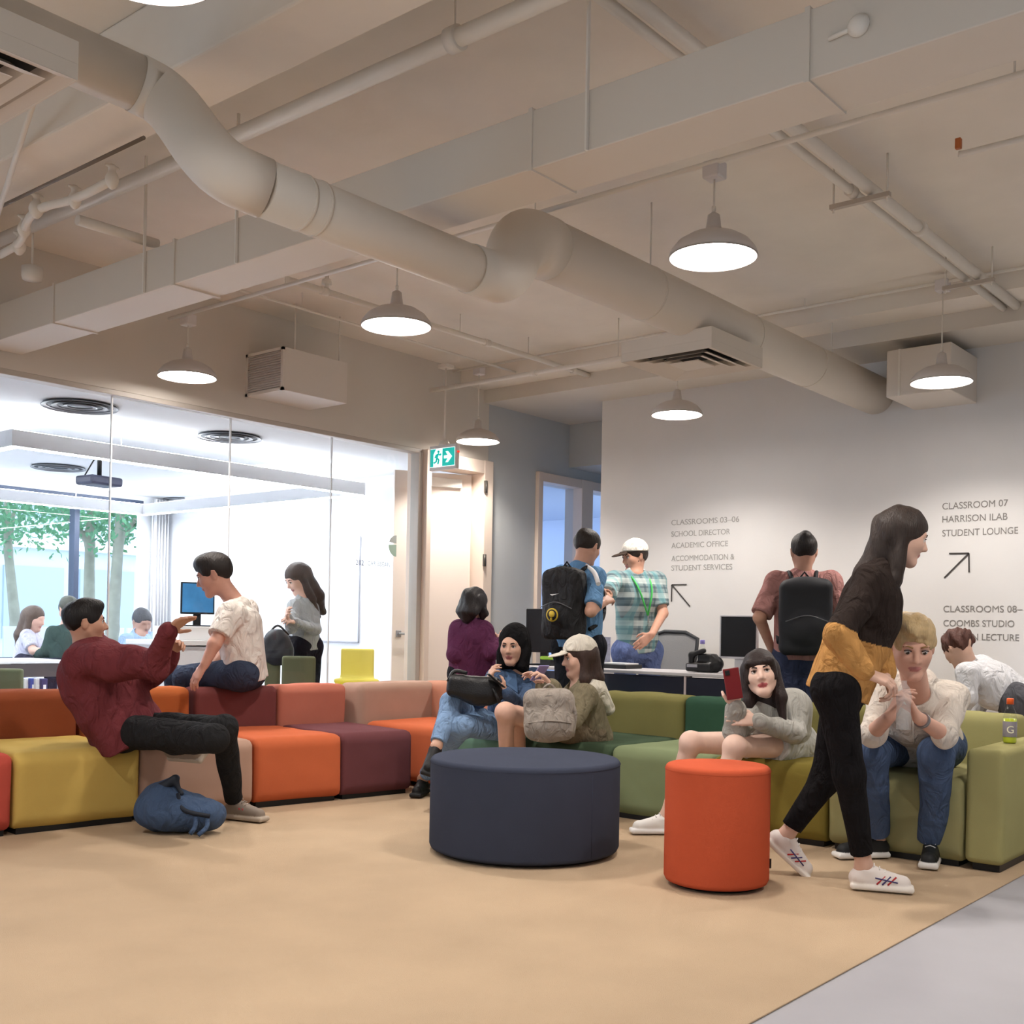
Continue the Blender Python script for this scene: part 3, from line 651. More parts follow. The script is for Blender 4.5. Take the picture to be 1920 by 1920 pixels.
# ================================================================== RECEPTION DESK
t = thing('reception_desk', 'dark navy reception desk with a white top behind the green sofa', 'desk', (6.95, 4.6, 0))
dz = float(atx(1250, 1260, 6.6)[2])
MB().box((6.58, 3.5, dz-.022), (7.14, 5.62, dz), bev=.004).build('desk_top', mat('desk_top_grey', (206, 202, 204), .35), t)
yd = [3.53, float(atx(1285, 1290, 6.6)[1]), 4.9, 5.6]
for a, b in zip(yd, yd[1:]): MB().box((6.60, a+.006, .02), (6.63, b-.006, dz-.03)).build('front_panel', mat('desk_navy', (34, 36, 52), .4), t)
for a in yd: MB().box((6.592, a-.008, .0), (6.64, a+.008, dz-.022)).build('divider', mat('desk_trim', (206, 190, 190), .4), t)
MB().box((6.66, 3.53, 0), (7.1, 3.57, dz-.022)).build('side_panel', MATS['desk_navy'], t); MB().box((6.66, 5.56, 0), (7.1, 5.60, dz-.022)).build('side_panel', MATS['desk_navy'], t)
def monitor(lab, c, wdt, hgt, rz, mface, z0, bodym=None, back=False):
    t = thing('monitor', lab, 'monitor', (c[0], c[1], z0))
    M = Matrix.Translation((c[0], c[1], z0)) @ Matrix.Rotation(rz, 4, 'Z')
    MB().box((-wdt/2, -.02, .1), (wdt/2, .015, .1+hgt), bev=.006, M=M).build('display_body', bodym or blackm, t)
    MB().box((-wdt/2+.012, -.022, .115), (wdt/2-.012, -.0195, .1+hgt-.012), M=M).build('screen', mface, t)
    MB().box((-.03, 0, .0), (.03, .03, .14), M=M).box((-.1, -.07, 0), (.1, .09, .012), bev=.004, M=M).build('stand', bodym or blackm, t)
    return t
screenoff = mat('screen_dark', (24, 24, 28), .25)
c = atx(1020, 1190, 6.85); monitor('black monitor seen from behind beside the backpack', (6.85, c[1]), .30, .34, math.radians(-78), screenoff, dz)
c = atx(1386, 1200, 6.9)
t = monitor('black and silver monitor near the woman with the phone', (6.9, c[1]), .27, .30, math.radians(-80), screenoff, dz, mat('silver', (200, 200, 204), .35))
# phone
c = atx(1320, 1240, 6.85); x, y = float(c[0]), float(c[1]); t = thing('desk_phone', 'black desk telephone on the reception desk', 'telephone', (x, y, dz))
soft('phone_body', [rb((x, y, dz+.035), (.09, .10, .03), .015), rb((x, y-.03, dz+.08), (.05, .06, .05), .02, k=.03), el((x, y-.09, dz+.06), (.05, .06, .055), k=.03)], blackm, t, .006)
soft('handset', [rc((x-.05, y+.07, dz+.06), (x-.05, y+.07, dz+.12), .022), rc((x-.05, y+.07, dz+.12), (x-.04, y-.02, dz+.15), .018)], blackm, t, .006)
MB().box((x-.097, y+.0, dz+.035), (x-.09, y+.08, dz+.055)).build('keypad', mat('key_grey', (150, 150, 155), .5), t)
def bottle(name, lab, p, s, liquid, capc, labelm=None, letter=None, lvl=.6):
    t = thing(name, lab, 'bottle', p); p = A3(p)
    R_ = [(0, 0), (.030, .001), (.034, .01), (.034, .06), (.0325, .065), (.034, .07), (.034, .14), (.028, .165), (.018, .188), (.013, .20), (.013, .215), (0, .215)]
    MB().lathe([(r*s, z*s) for r, z in R_], p, 32).build('bottle_body', glass_mat('pet', (.93, .95, .93)), t, True)
    if liquid is not None: MB().lathe([(0, .003*s), (.029*s, .003*s), (.0325*s, .012*s), (.0325*s, .21*s*lvl), (0, .21*s*lvl)], p, 32).build('drink', liquid, t, True)
    MB().lathe([(0, .205*s), (.018*s, .205*s), (.018*s, .232*s), (.016*s, .236*s), (0, .236*s)], p, 24).build('cap', capc, t)
    if labelm: MB().lathe([(.0348*s, .035*s), (.0352*s, .036*s), (.0352*s, .115*s), (.0348*s, .116*s)], p, 32).build('paper_label', labelm, t)
    return t
c = atx(1317, 1215, 7.02); bottle('water_bottle', 'small clear water bottle with a violet cap behind the telephone', (7.02, c[1], dz), .95, None, mat('violet_cap', (140, 130, 200), .5))
c = atx(1160, 1245, 6.9); t = thing('paper_tray', 'low dark tray of papers on the desk before the man in the cap', 'tray', (c[0], c[1], dz))
MB().box((6.8, c[1]-.13, dz), (7.02, c[1]+.13, dz+.03), bev=.004).build('tray_base', blackm, t); MB().box((6.82, c[1]-.11, dz+.03), (7.0, c[1]+.11, dz+.04)).build('paper', whitem, t)
c = atx(1135, 1225, 6.95); t = thing('document_holder', 'upright white holder of printed leaflets on the desk', 'holder', (c[0], c[1], dz))
MB().box((6.93, c[1]-.045, dz), (6.98, c[1]+.045, dz+.02)).build('holder_base', whitem, t)
MB().box((6.95, c[1]-.045, dz+.02), (6.956, c[1]+.045, dz+.23)).build('leaflet', mat('leaflet', (176, 178, 196), .6, var=.3, vscale=40), t)
c = atx(1027, 1235, 6.78); t = thing('tape_dispenser', 'lime green tape dispenser on a dark base beside the left monitor', 'dispenser', (c[0], c[1], dz))
soft('dispenser_body', [rb((6.78, c[1], dz+.06), (.03, .06, .014), .012)], mat('lime', (150, 196, 60), .4), t, .005); MB().box((6.75, c[1]-.05, dz), (6.81, c[1]+.05, dz+.045), bev=.005).build('dispenser_base', blackm, t)
# mesh office chair behind the desk
c = atx(1262, 1220, 7.84); x, y = 7.84, float(c[1]); t = thing('office_chair', 'grey mesh office chair behind the reception desk', 'chair', (x, y, 0))
zb = float(c[2])
pf = [(x+.0, y+.21, zb-.2), (x+.02, y+.23, zb+.0), (x+.03, y+.22, zb+.12), (x+.03, y+.1, zb+.155), (x+.03, y-.1, zb+.15), (x+.03, y-.21, zb+.1), (x+.02, y-.2, zb-.05), (x, y-.17, zb-.2), (x, y, zb-.22), (x, y+.21, zb-.2)]
MB().tube(pf, .016, 10).build('back_frame', mat('chair_charcoal', (52, 54, 58), .5), t)
MB().prism([A3(p)+A3((-.004, 0, 0)) for p in pf[:-1]], (.005, 0, 0)).build('mesh_back', mat('chair_mesh', (150, 150, 150), .7, bump=.3, bscale=300), t)
MB().box((x-.48, y-.23, .42), (x-.02, y+.23, .48), bev=.02).build('seat', MATS['chair_charcoal'], t)
MB().tube([(x-.2, y, .06), (x-.2, y, .42)], .025).tube([(x, y, .45), (x+.03, y, zb-.1)], .02).build('column', blackm, t)
for k in range(5):
    a = k*2*math.pi/5; e = (x-.2+.26*math.cos(a), y+.26*math.sin(a), .05); MB().tube([(x-.2, y, .09), e], .016, 8).build('leg', blackm, t)
    MB().lathe([(0, -.03), (.02, -.025), (.028, 0), (.02, .025), (0, .03)], (e[0], e[1], .03), 12).build('castor', blackm, t)
# posters and small things at the right of the desk
def flat(name, lab, cat, c0, c1, X, m_, th=.006):
    a, b = atx(*c0, X), atx(*c1, X)
    return tag(B((X-th, min(a[1], b[1]), min(a[2], b[2])), (X, max(a[1], b[1]), max(a[2], b[2]))).build(name, m_), lab, cat)
flat('poster', 'small brown patterned poster on the lettered wall behind the walking woman', 'poster', (1593, 1206), (1625, 1258), 8.2, mat('poster_brown', (168, 110, 48), .6, var=.4, vscale=25))
t = thing('notice_card', 'small orange and white notice card on the wall beside the blond head', 'card', atx(1665, 1220, 8.19))
a, b = atx(1650, 1198, 8.2), atx(1684, 1242, 8.2); B((8.19, b[1], b[2]), (8.2, a[1], a[2])).build('card_back', whitem, t)
a, b = atx(1655, 1206, 8.19), atx(1665, 1235, 8.19); B((8.184, b[1], b[2]), (8.19, a[1], a[2])).build('orange_block', mat('card_orange', (206, 70, 30), .5), t)
a, b = atx(1668, 1215, 8.19), atx(1675, 1227, 8.19); B((8.184, b[1], b[2]), (8.19, a[1], a[2])).build('red_block', mat('card_red', (150, 40, 60), .5), t)
# side table at right with a bottle
zt_ = .778; p = atz(1892, 1283, zt_)
t = thing('side_table', 'pale grey topped side table at the right edge behind the sofa', 'table', (p[0], p[1], 0))
q = atz(1846, 1283, zt_)
MB().box((p[0]-.25, p[1]-.9, zt_-.02), (p[0]+.28, q[1]+.0, zt_), bev=.004).build('table_top', mat('table_grey', (196, 196, 206), .35), t)
MB().tube([(p[0], p[1], 0), (p[0], p[1], zt_-.02)], .018, 12).prism([(p[0]-.01, p[1], zt_-.02), (p[0]-.01, p[1]+.12, zt_-.02), (p[0]-.01, p[1], zt_-.1)], (.02, 0, 0)).build('leg', mat('dark_olive_metal', (60, 58, 46), .5), t)
MB().tube([(p[0]-.2, p[1], .02), (p[0]+.2, p[1], .02)], .02, 10).build('foot', MATS['dark_olive_metal'], t)
at_ = atz(1866, 1391, .572)
lab_m = mat('bottle_label', (140, 134, 140), .5)
gt = bottle('sports_drink_bottle', 'clear bottle of yellow green sports drink with orange cap on the sofa arm', (at_[0]-.02, 1.615, .572), .93, mat('drink_lime', (196, 205, 60), .2), mat('cap_orange', (226, 92, 30), .4), lab_m, lvl=.62)
# letter G on its label
cu = bpy.data.curves.new('letter', 'FONT'); cu.body = 'G'; cu.size = .05; cu.extrude = .0008; oo = bpy.data.objects.new('letter', cu); COL.objects.link(oo); bpy.context.view_layer.update()
me = bpy.data.meshes.new_from_object(oo.evaluated_get(bpy.context.evaluated_depsgraph_get())); bpy.data.objects.remove(oo)
rr = .0352*.93+.0012; base = A3((at_[0]-.02, 1.615, .572)); nrm = -unit(FW*A3((1, 1, 0))); rgt = unit(RT*A3((1, 1, 0)))
for v in me.vertices:
    u = v.co.x-.03; a = u/rr; pt = base+rgt*rr*math.sin(a)+nrm*(rr*math.cos(a)+v.co.z)+A3((0, 0, .052+v.co.y)); v.co = Vector([float(c) for c in pt])
me.materials.clear(); link('letter', me, mat('letter_white', (236, 232, 206), .5), gt)
p = atz(1914, 1395, .45); t = bottle('water_bottle', 'clear water bottle half cut by the right edge behind the arm', (6.55, float(atx(1916, 1380, 6.55)[1]), .3), .95, None, whitem)
B((6.45, float(atx(1916, 1380, 6.55)[1])-.15, 0), (6.75, float(atx(1916, 1380, 6.55)[1])+.06, .3), bev=.01)
o = B((6.45, float(atx(1916, 1380, 6.55)[1])-.15, 0.012), (6.75, float(atx(1916, 1380, 6.55)[1])+.06, .3), bev=.01).build('low_box', mat('low_box_grey', (180, 182, 186), .6)); tag(o, 'low grey box behind the sofa arm carrying a water bottle', 'box')
# green crate and black bag behind the sofa
c = atx(1592, 1290, 6.75); o = B((6.7, c[1]-.12, .012), (6.95, c[1]+.12, .78), bev=.02).build('green_stool', mat('soft_green', (92, 150, 104), .5)); tag(o, 'soft green upright block behind the sofa by the black bag', 'stool')
c = atx(1607, 1302, 6.55); t = thing('shoulder_bag', 'black bag perched behind the sofa beside the green block', 'bag', (6.55, c[1], .6))
soft('bag_body', [rb((6.56, c[1], .645), (.07, .11, .085), .04)], blackm, t, .008, wrinkle(.004, 30, 9)); MB().box((6.47, c[1]-.13, .012), (6.65, c[1]+.13, .56), bev=.01).build('bag_base', blackm, t)
# ================================================================== BAGS
def strap(name, pts, r, m_, par, n=7): return MB().tube(bend(pts, n), r, 8).build(name, m_, par)
bluem = mat('bag_blue', (62, 82, 112), .85, bump=.3, bscale=300, var=.12, vscale=12); bdark = mat('bag_dark', (22, 28, 40), .7)
p = atz(338, 1562, 0.012); x, y = float(p[0])+.02, float(p[1])+.06
t = thing('backpack', 'slumped blue backpack lying on the carpet before the pink seat', 'backpack', (x, y, 0))
rt, fw_ = unit(RT*A3((1, 1, 0))), unit(FW*A3((1, 1, 0))); up = A3((0, 0, 1))
W3 = lambda r_, f_, z_: A3((x, y, .012))+rt*r_+fw_*f_+up*z_
soft('bag_body', [el(W3(-.02, 0, .1), (.19, .14, .105), [rt, fw_, up], k=.05), el(W3(-.09, .02, .13), (.12, .12, .12), [rt, fw_, up], k=.05), el(W3(.14, -.02, .09), (.11, .11, .08), [rt, fw_, up], k=.04), rc(W3(-.09, .03, .2), W3(-.02, .03, .27), .05, .03, k=.04), cut(W3(0, 0, 0), (0, 0, -1))], bluem, t, .006, wrinkle(.010, 22, 5))
soft('bag_flap', [rc(W3(-.12, -.02, .2), W3(-.01, -.02, .27), .03, .02, k=.03), rc(W3(-.01, -.02, .27), W3(.03, -.04, .2), .018, k=.02)], bdark, t, .006, wrinkle(.006, 30, 6))
strap('strap', [W3(.02, -.06, .2), W3(.05, -.12, .14), W3(.10, -.14, .12), W3(.2, -.12, .10)], .011, bdark, t)
strap('strap', [W3(.13, -.12, .1), W3(.14, -.16, .05), W3(.12, -.18, .02)], .012, bluem, t); strap('strap', [W3(.18, -.1, .1), W3(.2, -.15, .05), W3(.16, -.18, .015)], .012, bluem, t)
# ================================================================== CLASSROOM BEHIND THE GLASS
ledb = mat('led_strip', (255, 255, 255), .5, emit=LED_W, ecol=(246, 250, 255))
t = thing('linear_light', 'large square frame of white linear lighting in the classroom', 'light', (5.6, 9.9, 2.35))
X0, X1, Y0, Y1, ZL = 3.9, 7.37, 8.02, 11.83, 2.36
hw = mat('light_housing', (206, 206, 208), .5)
for a, b in (((X0, Y0), (X1, Y0+.09)), ((X0, Y1-.09), (X1, Y1)), ((X0, Y0+.091), (X0+.09, Y1-.091)), ((X1-.09, Y0+.091), (X1, Y1-.091))):
    MB().box((*a, ZL), (*b, ZL+.12)).build('housing', hw, t); MB().box((a[0]+.012, a[1]+.012, ZL-.004), (b[0]-.012, b[1]-.012, ZL-.0005)).build('light_strip', ledb, t); MB().box((a[0]+.02, a[1]+.02, ZL+.1205), (b[0]-.02, b[1]-.02, ZL+.124)).build('light_strip', ledb, t)  # top strip on each housing is added, unseen, to brighten the classroom ceiling
for x in (X0+.9, X1-.9):
    for y in (Y0+.045, Y1-.045): MB().tube([(x, y, ZL+.12), (x, y, 2.629)], .003, 6).build('wire', pipem, t)
p = atz(186, 905, 2.3); x, y = float(p[0]), float(p[1]); t = thing('projector', 'small black projector hanging from the classroom ceiling', 'projector', (x, y, 2.3))
M = Matrix.Translation((x, y, 2.3)) @ Matrix.Rotation(.1, 4, 'Z')
MB().box((-.16, -.12, -.03), (.16, .12, .05), bev=.02, M=M).build('projector_body', mat('projector_dark', (52, 54, 76), .4), t)
MB().tube([(x, y, 2.35), (x, y, 2.63)], .02, 10).tube([(x-.14, y, 2.34), (x-.02, y, 2.55)], .006, 6).build('mount', blackm, t)
for px, lab in (((430, 820), 'dark ceiling air vent nearest the glass in the classroom'), ((150, 762), 'round ceiling vent at upper left of the classroom'), ((110, 877), 'ceiling vent inside the light frame above the projector'), ((345, 938), 'far ceiling vent near the classroom curtain')):
    p = atz(*px, 2.62); t = thing('ceiling_vent', lab, 'vent', p)
    for r in (.26, .19, .12): MB().lathe([(r, 0), (r+.004, .004), (r-.03, .012), (r-.034, .008)], (p[0], p[1], 2.61), 32).build('vent_ring', mat('vent_grey', (150, 154, 160), .5), t)
    MB().lathe([(0, .012), (.25, .012), (.25, .018), (0, .018)], (p[0], p[1], 2.61), 32).build('vent_throat', mat('vent_dark', (70, 76, 84), .7), t)
# whiteboard on the right wall
a, b = atx(677, 1005, 7.9), atx(677, 1203, 7.9); t = thing('whiteboard', 'wide whiteboard on the classroom wall behind the grey sweater woman', 'whiteboard', (7.9, a[1]+1.2, b[2]))
MB().box((7.88, a[1], b[2]), (7.9, a[1]+2.7, a[2])).build('board', mat('board_white', (246, 247, 250), .2), t)
MB().box((7.874, a[1]-.012, b[2]-.012), (7.884, a[1], a[2])).box((7.874, a[1]-.012, b[2]-.012), (7.884, a[1]+2.7, b[2])).build('board_frame', mat('board_frame', (170, 170, 176), .4, metal=.4), t)
# curtain in the corner
cur = MB(); pts = []
xa, xb = float(aty(283, 1100, 12.1)[0]), 7.86
for k in range(60):
    u = k/59; pts.append((xa+(xb-xa)*u, 12.08+.035*math.sin(u*34)))
for (a0_, b0_), (a1_, b1_) in zip(pts, pts[1:]):
    cur.bm.faces.new([cur.bm.verts.new(v) for v in ((a0_, b0_, .1), (a1_, b1_, .1), (a1_, b1_, 2.6), (a0_, b0_, 2.6))])
bmesh.ops.remove_doubles(cur.bm, verts=cur.bm.verts, dist=.0005); bmesh.ops.solidify(cur.bm, geom=cur.bm.faces[:], thickness=.006)
tag(cur.build('curtain', mat('curtain_cloth', (222, 222, 224), .8), None, True), 'pale grey pleated curtain beside the classroom window', 'curtain')
# long table
t = thing('classroom_table', 'long white classroom table with a dark edge where people sit', 'table', (4.6, 9.8, 0))
MB().box((2.9, 9.35, .715), (5.15, 10.15, .74), bev=.004).build('table_top', whitem, t)
MB().box((2.92, 9.34, .60), (5.13, 9.37, .712)).build('front_rail', mat('table_edge', (74, 66, 66), .5), t)
for x in (3.0, 5.05):
    for y in (9.42, 10.08): MB().tube([(x, y, 0), (x, y, .715)], .02, 8).build('leg', metalm, t)
for k, (px, c, lab) in enumerate((((63, 1270), (60, 76, 150), 'blue binder standing below the classroom table'), ((84, 1270), (52, 50, 96), 'dark violet binder standing below the classroom table'), ((73, 1270), (226, 224, 226), 'white binder between the blue and violet ones'), ((52, 1270), (232, 232, 232), 'white binder left of the blue one'))):
    p = U(*px, 9.2); t = thing('binder', lab, 'binder', (p[0], p[1], .36), 'binders on the low shelf')
    M = Matrix.Translation((float(p[0]), float(p[1]), .30)) @ Matrix.Rotation(.0, 4, 'Z')
    MB().box((-.026, 0, 0), (.026, .22, .31), bev=.004, M=M).build('cover', mat('binder_%d' % k, c, .5), t); MB().box((-.012, -.002, .2), (.012, 0, .26), M=M).build('spine_label', whitem, t)
p = U(72, 1290, 9.2); o = B((p[0]-.13, p[1]-.03, .012), (p[0]+.2, p[1]+.26, .30), bev=.005).build('low_shelf', mat('shelf_white', (226, 226, 228), .5)); tag(o, 'low white shelf holding binders under the classroom table', 'shelf')
# lectern / computer cabinet
p = U(355, 1250, 9.0); x, y = float(p[0]), float(p[1]); zc = float(U(355, 1200, 9.0)[2])
t = thing('av_cabinet', 'white computer cabinet between the two men behind the glass', 'cabinet', (x, y, 0))
MB().box((x-.36, y-.2, zc-.04), (x+.36, y+.35, zc), bev=.004).build('cabinet_top', whitem, t)
MB().box((x-.34, y-.18, 0), (x-.30, y+.33, zc-.04)).build('side_panel', whitem, t); MB().box((x+.30, y-.18, 0), (x+.34, y+.33, zc-.04)).build('side_panel', whitem, t); MB().box((x-.299, y+.29, 0), (x+.299, y+.33, zc-.04)).build('back_panel', whitem, t)
MB().box((x-.30, y-.17, zc-.3), (x+.30, y-.14, zc-.05)).build('drawer_front', mat('drawer_white', (230, 232, 236), .4), t)
MB().box((x-.29, y-.1, .1), (x+.29, y+.28, zc-.34)).build('dark_shelf_unit', blackm, t)
MB().box((x-.18, y-.12, zc), (x+.22, y+.25, zc+.11), bev=.004).build('riser', whitem, t)
scr = mat('screen_picture', (52, 108, 150), .3, emit=.55, ecol=(60, 120, 170), var=.5, vscale=6)
c = U(370, 1140, 9.1); monitor('lit blue monitor on the white cabinet behind the glass', (float(c[0]), float(c[1])), .27, .26, math.radians(-25), scr, zc+.11)
# chairs
olm = mat('olive_chair', (88, 92, 66), .8, bump=.2, bscale=300)
def olive_chair(px0, px1, D, lab, group='olive chairs behind the glass'):
    a, b = U(*px0, D), U(*px1, D); x0, y0 = (a+b)[:2]/2; w_ = float(np.linalg.norm((a-b)[:2])); top = float(max(a[2], b[2])); d = unit(A3((b[0]-a[0], b[1]-a[1], 0))); n = A3((-d[1], d[0], 0))
    c0_ = A3((x0, y0, 0)); t = thing('upholstered_chair', lab, 'chair', (x0, y0, 0), group)
    soft('backrest', [rb(c0_+A3((0, 0, top-.16)), (w_/2, .025, .17), .02, [d, n, (0, 0, 1)])], olm, t, .01)
    soft('seat', [rb(c0_+n*.24+A3((0, 0, .43)), (w_/2, .23, .035), .025, [d, n, (0, 0, 1)])], olm, t, .01)
    for s in (-1, 1):
        for v in (.02, .44): q = c0_+d*s*(w_/2-.02)+n*v; MB().tube([q+A3((0, 0, .42)), q*A3((1, 1, 0))], .011, 8).build('leg', metalm, t)
        q = c0_+d*s*(w_/2-.02); MB().tube([q+A3((0, 0, .42)), q+A3((0, 0, top-.2))], .011, 8).build('back_post', metalm, t)
olive_chair((497, 1234), (526, 1234), 8.95, 'olive chair holding a black bag behind the seated man in white')
olive_chair((529, 1233), (592, 1233), 8.72, 'olive chair in front of the woman in the grey sweater')
olive_chair((-30, 1256), (44, 1256), 9.0, 'olive chair at the left edge below the classroom table')
# yellow shell chair
p = U(665, 1250, 9.2); x, y = float(p[0]), float(p[1]); zt0 = float(U(665, 1219, 9.2)[2]); rt_ = unit(RT*A3((1, 1, 0))); fw2 = unit(FW*A3((1, 1, 0))); ym = mat('yellow_plastic', (248, 234, 112), .35)
t = thing('shell_chair', 'bright yellow plastic shell chair below the whiteboard', 'chair', (x, y, 0))
Q = lambda r_, f_, z_: A3((x, y, z_))+rt_*r_+fw2*f_
soft('shell', [rb(Q(0, .16, zt0-.14), (.14, .014, .15), .012, [rt_, fw2, (0, 0, 1)], k=.05), rc(Q(-.17, .12, zt0-.26), Q(.17, .12, zt0-.26), .02, k=.05), rb(Q(0, -.05, zt0-.38), (.20, .19, .014), .012, [rt_, fw2, (0, 0, 1)], k=.08), rc(Q(-.15, .14, zt0-.3), Q(-.18, .1, zt0-.36), .018, k=.04), rc(Q(.15, .14, zt0-.3), Q(.18, .1, zt0-.36), .018, k=.04)], ym, t, .008)
for s in (-1, 1):
    for f in (-1, 1): MB().tube([Q(s*.14, f*.13, zt0-.39), Q(s*.19, f*.19, 0)], .01, 8).build('leg', metalm, t)
# window logo and lettering on the glass beside the door
t = thing('glass_decal', 'grey green round logo and pale room number on the glass beside the door', 'decal', aty(725, 1040, GY))
c = aty(743, 1024, GY-.008); r_ = 20/2094*float((c-O)@FW)
pts = [(c[0]+r_*math.cos(a), c[1], c[2]+r_*math.sin(a)) for a in np.linspace(math.pi*.5, math.pi*1.5, 24)]
MB().prism([q for q in pts if q[2] > c[2]+.02]+[(c[0], c[1], c[2]+.02)], (0, -.002, 0)).build('logo_upper', mat('decal_grey', (176, 182, 178), .6), t)
MB().prism([q for q in pts if q[2] < c[2]+.012]+[(c[0], c[1], c[2]+.012)][::-1], (0, -.002, 0)).build('logo_lower', mat('decal_green', (168, 194, 178), .6), t)
def glass_text(s, pa, pb, cap, m_):
    cu = bpy.data.curves.new('text_line', 'FONT'); cu.body = s; cu.extrude = .002; oo = bpy.data.objects.new('t', cu); COL.objects.link(oo); bpy.context.view_layer.update()
    me = bpy.data.meshes.new_from_object(oo.evaluated_get(bpy.context.evaluated_depsgraph_get())); bpy.data.objects.remove(oo)
    a, b = aty(*pa, GY-.009), aty(*pb, GY-.009); xs_ = [v.co.x for v in me.vertices]; x0, x1 = min(xs_), max(xs_); k = cap*float((a-O)@FW)/F_PX/.73
    for v in me.vertices: v.co = Vector((float(a[0]+(b[0]-a[0])*(v.co.x-x0)/(x1-x0)), float(a[1])-abs(v.co.z)*.5, float(a[2]+v.co.y*k)))
    me.materials.clear(); link('text_line', me, m_, t)
glass_text('202', (667, 1059), (682, 1059), 10, mat('decal_text', (140, 144, 150), .6)); glass_text('CARIBBEAN', (689, 1060), (731, 1062), 9, mat('decal_pale', (212, 214, 220), .6))
# ================================================================== OUTSIDE
structure('ground', B((-30, 12.5, -.3), (40, 60, -.2)), mat('paving', (190, 196, 204), .8))
bl = mat('facade', (196, 206, 222), .7, var=.05); gl2 = mat('facade_glass', (160, 178, 200), .3)
t = thing('office_building', 'pale grey building with bands of windows across the street', 'building', (12, 30, -.2))
MB().box((-6, 30, -.2), (30, 40, 12)).build('facade', bl, t)
for z in (.6, 4.0, 7.4):
    for k in range(16): MB().box((-5.4+k*2.2, 29.9, z), (-3.7+k*2.2, 30.02, z+2.0)).build('window', gl2, t)
    MB().box((-6, 29.7, z+2.5), (30, 30, z+2.75)).build('ledge', whitem, t)
o = MB()
for k in range(30): o.box((4+k*.42, 17, -.2), (4.36+k*.42, 17.05, 1.0))
tag(o.build('fence', mat('fence_pale', (206, 214, 226), .7)), 'pale vertical board fence outside the classroom window', 'fence')
leafm = mat('leaf', (96, 150, 110), .7); barkm = mat('bark', (150, 150, 136), .9, var=.2, vscale=8)
def tree(px, D, lab, seed, lean=.2, H=5):
    b = U(*px, D); b = A3((b[0], b[1], -.2)); t = thing('street_tree', lab, 'tree', b); r = random.Random(seed)
    tr = [b, b+A3((lean*.3, 0, 1.2)), b+A3((lean*.8, .1, 2.4)), b+A3((lean, .1, 3.6)), b+A3((lean*1.6, 0, H))]
    soft('trunk', [rc(p, q, .11-.02*i, .09-.02*i, k=.04) for i, (p, q) in enumerate(zip(tr, tr[1:]))]+[rc(tr[2], tr[2]+A3((r.uniform(-1.2, 1.2), .3, 1.2)), .05, .02), rc(tr[3], tr[3]+A3((r.uniform(-1, 1), -.3, .8)), .04, .02)], barkm, t, .03)
    m_ = MB()
    for k in range(2600):
        ce = r.choice(((0, 0, 2.75), (-1.2, .2, 2.95), (.9, -.3, 3.0), (-.4, .3, 3.6), (.6, .1, 4.1), (-2.0, 0, 3.1)))
        p = tr[0]+A3((lean, 0, 0))+A3(ce)+A3([r.gauss(0, .38), r.gauss(0, .38), r.gauss(0, .20)])
        a = A3([r.gauss(0, 1) for _ in range(3)]); a = unit(a); bb = unit(np.cross(a, [r.gauss(0, 1) for _ in range(3)])); s = r.uniform(.035, .07)
        m_.bm.faces.new([m_.bm.verts.new([float(c) for c in v]) for v in (p-a*s, p+bb*s*.5, p+a*s, p-bb*s*.5)])
    lf = m_.build('foliage', leafm, t)
tree((166, 1000), 16.0, 'slender street tree seen through the classroom window left of its twin', 1, .1)
tree((205, 1000), 15.2, 'slender street tree right of its twin beyond the classroom window', 2, .25)
tree((40, 1000), 18, 'tree with green leaves at the far left outside the window', 5, -.2)
# ================================================================== PEOPLE
skinm = mat('skin', attr=True, rough=.5, var=.05, vscale=30, spec=.3)
clothm = mat('cloth', attr=True, rough=.9, bump=.25, bscale=350, var=.10, vscale=14, spec=.1)
hairm = mat('hair', attr=True, rough=.5, bump=.5, bscale=160, var=.25, vscale=40, spec=.3)
shoem = mat('shoe_material', attr=True, rough=.6, var=.04, spec=.3)
eyew, eyei = mat('eye_white', (226, 220, 214), .2), mat('eye_iris', (38, 26, 20), .15)
def cv(v): return unit(RT*v[0]+UP*v[1]-FW*v[2])      # picture basis: right, up, towards the viewer
def hand(W, d, n, curl, thumb, s=1.0, k=.005):
    """palm and five fingers growing from wrist W along d; n is the side the fingers close towards"""
    d = unit(d); n = unit(n-d*np.dot(n, d)); t = unit(np.cross(d, n))*thumb; P = []
    spread = (-.030, -.0105, .0105, .029); ln = (.86, 1.0, .95, .76)
    for i, (u, l) in enumerate(zip(spread, ln)):
        kn = W+d*(.088+(.004 if i in (1, 2) else -.002))*s-t*u*s
        P.append(rc(W+d*.015*s-t*u*.5*s, kn, .014*s, .0115*s, k=.012))
        a = curl*(.55+.12*i); q = kn; dd = d*math.cos(a*.6)+n*math.sin(a*.6); r = .0092*s
        for L_, da in ((.040, 0), (.026, 1.0), (.020, .8)):
            a2 = a*.6+(a*da if da else 0); 
            if da: ang_ = a2+a*.35; dd = d*math.cos(ang_)+n*math.sin(ang_); a = a*1.25
            e = q+dd*L_*l*s; P.append(rc(q, e, r, r*.9, k=k)); q = e; r *= .9
    b = W+d*.022*s+t*.018*s; m1 = b+unit(d*.62+t*.75+n*.3)*.042*s; m2 = m1+unit(d*.85+t*.35+n*(.3+.4*curl))*.032*s; m3 = m2+unit(d*.8+n*(.3+.7*curl)-t*.1)*.024*s
    P += [rc(b, m1, .014*s, .0115*s, k=.01), rc(m1, m2, .0105*s, .0095*s, k=k), rc(m2, m3, .0095*s, .0078*s, k=k)]
    return P
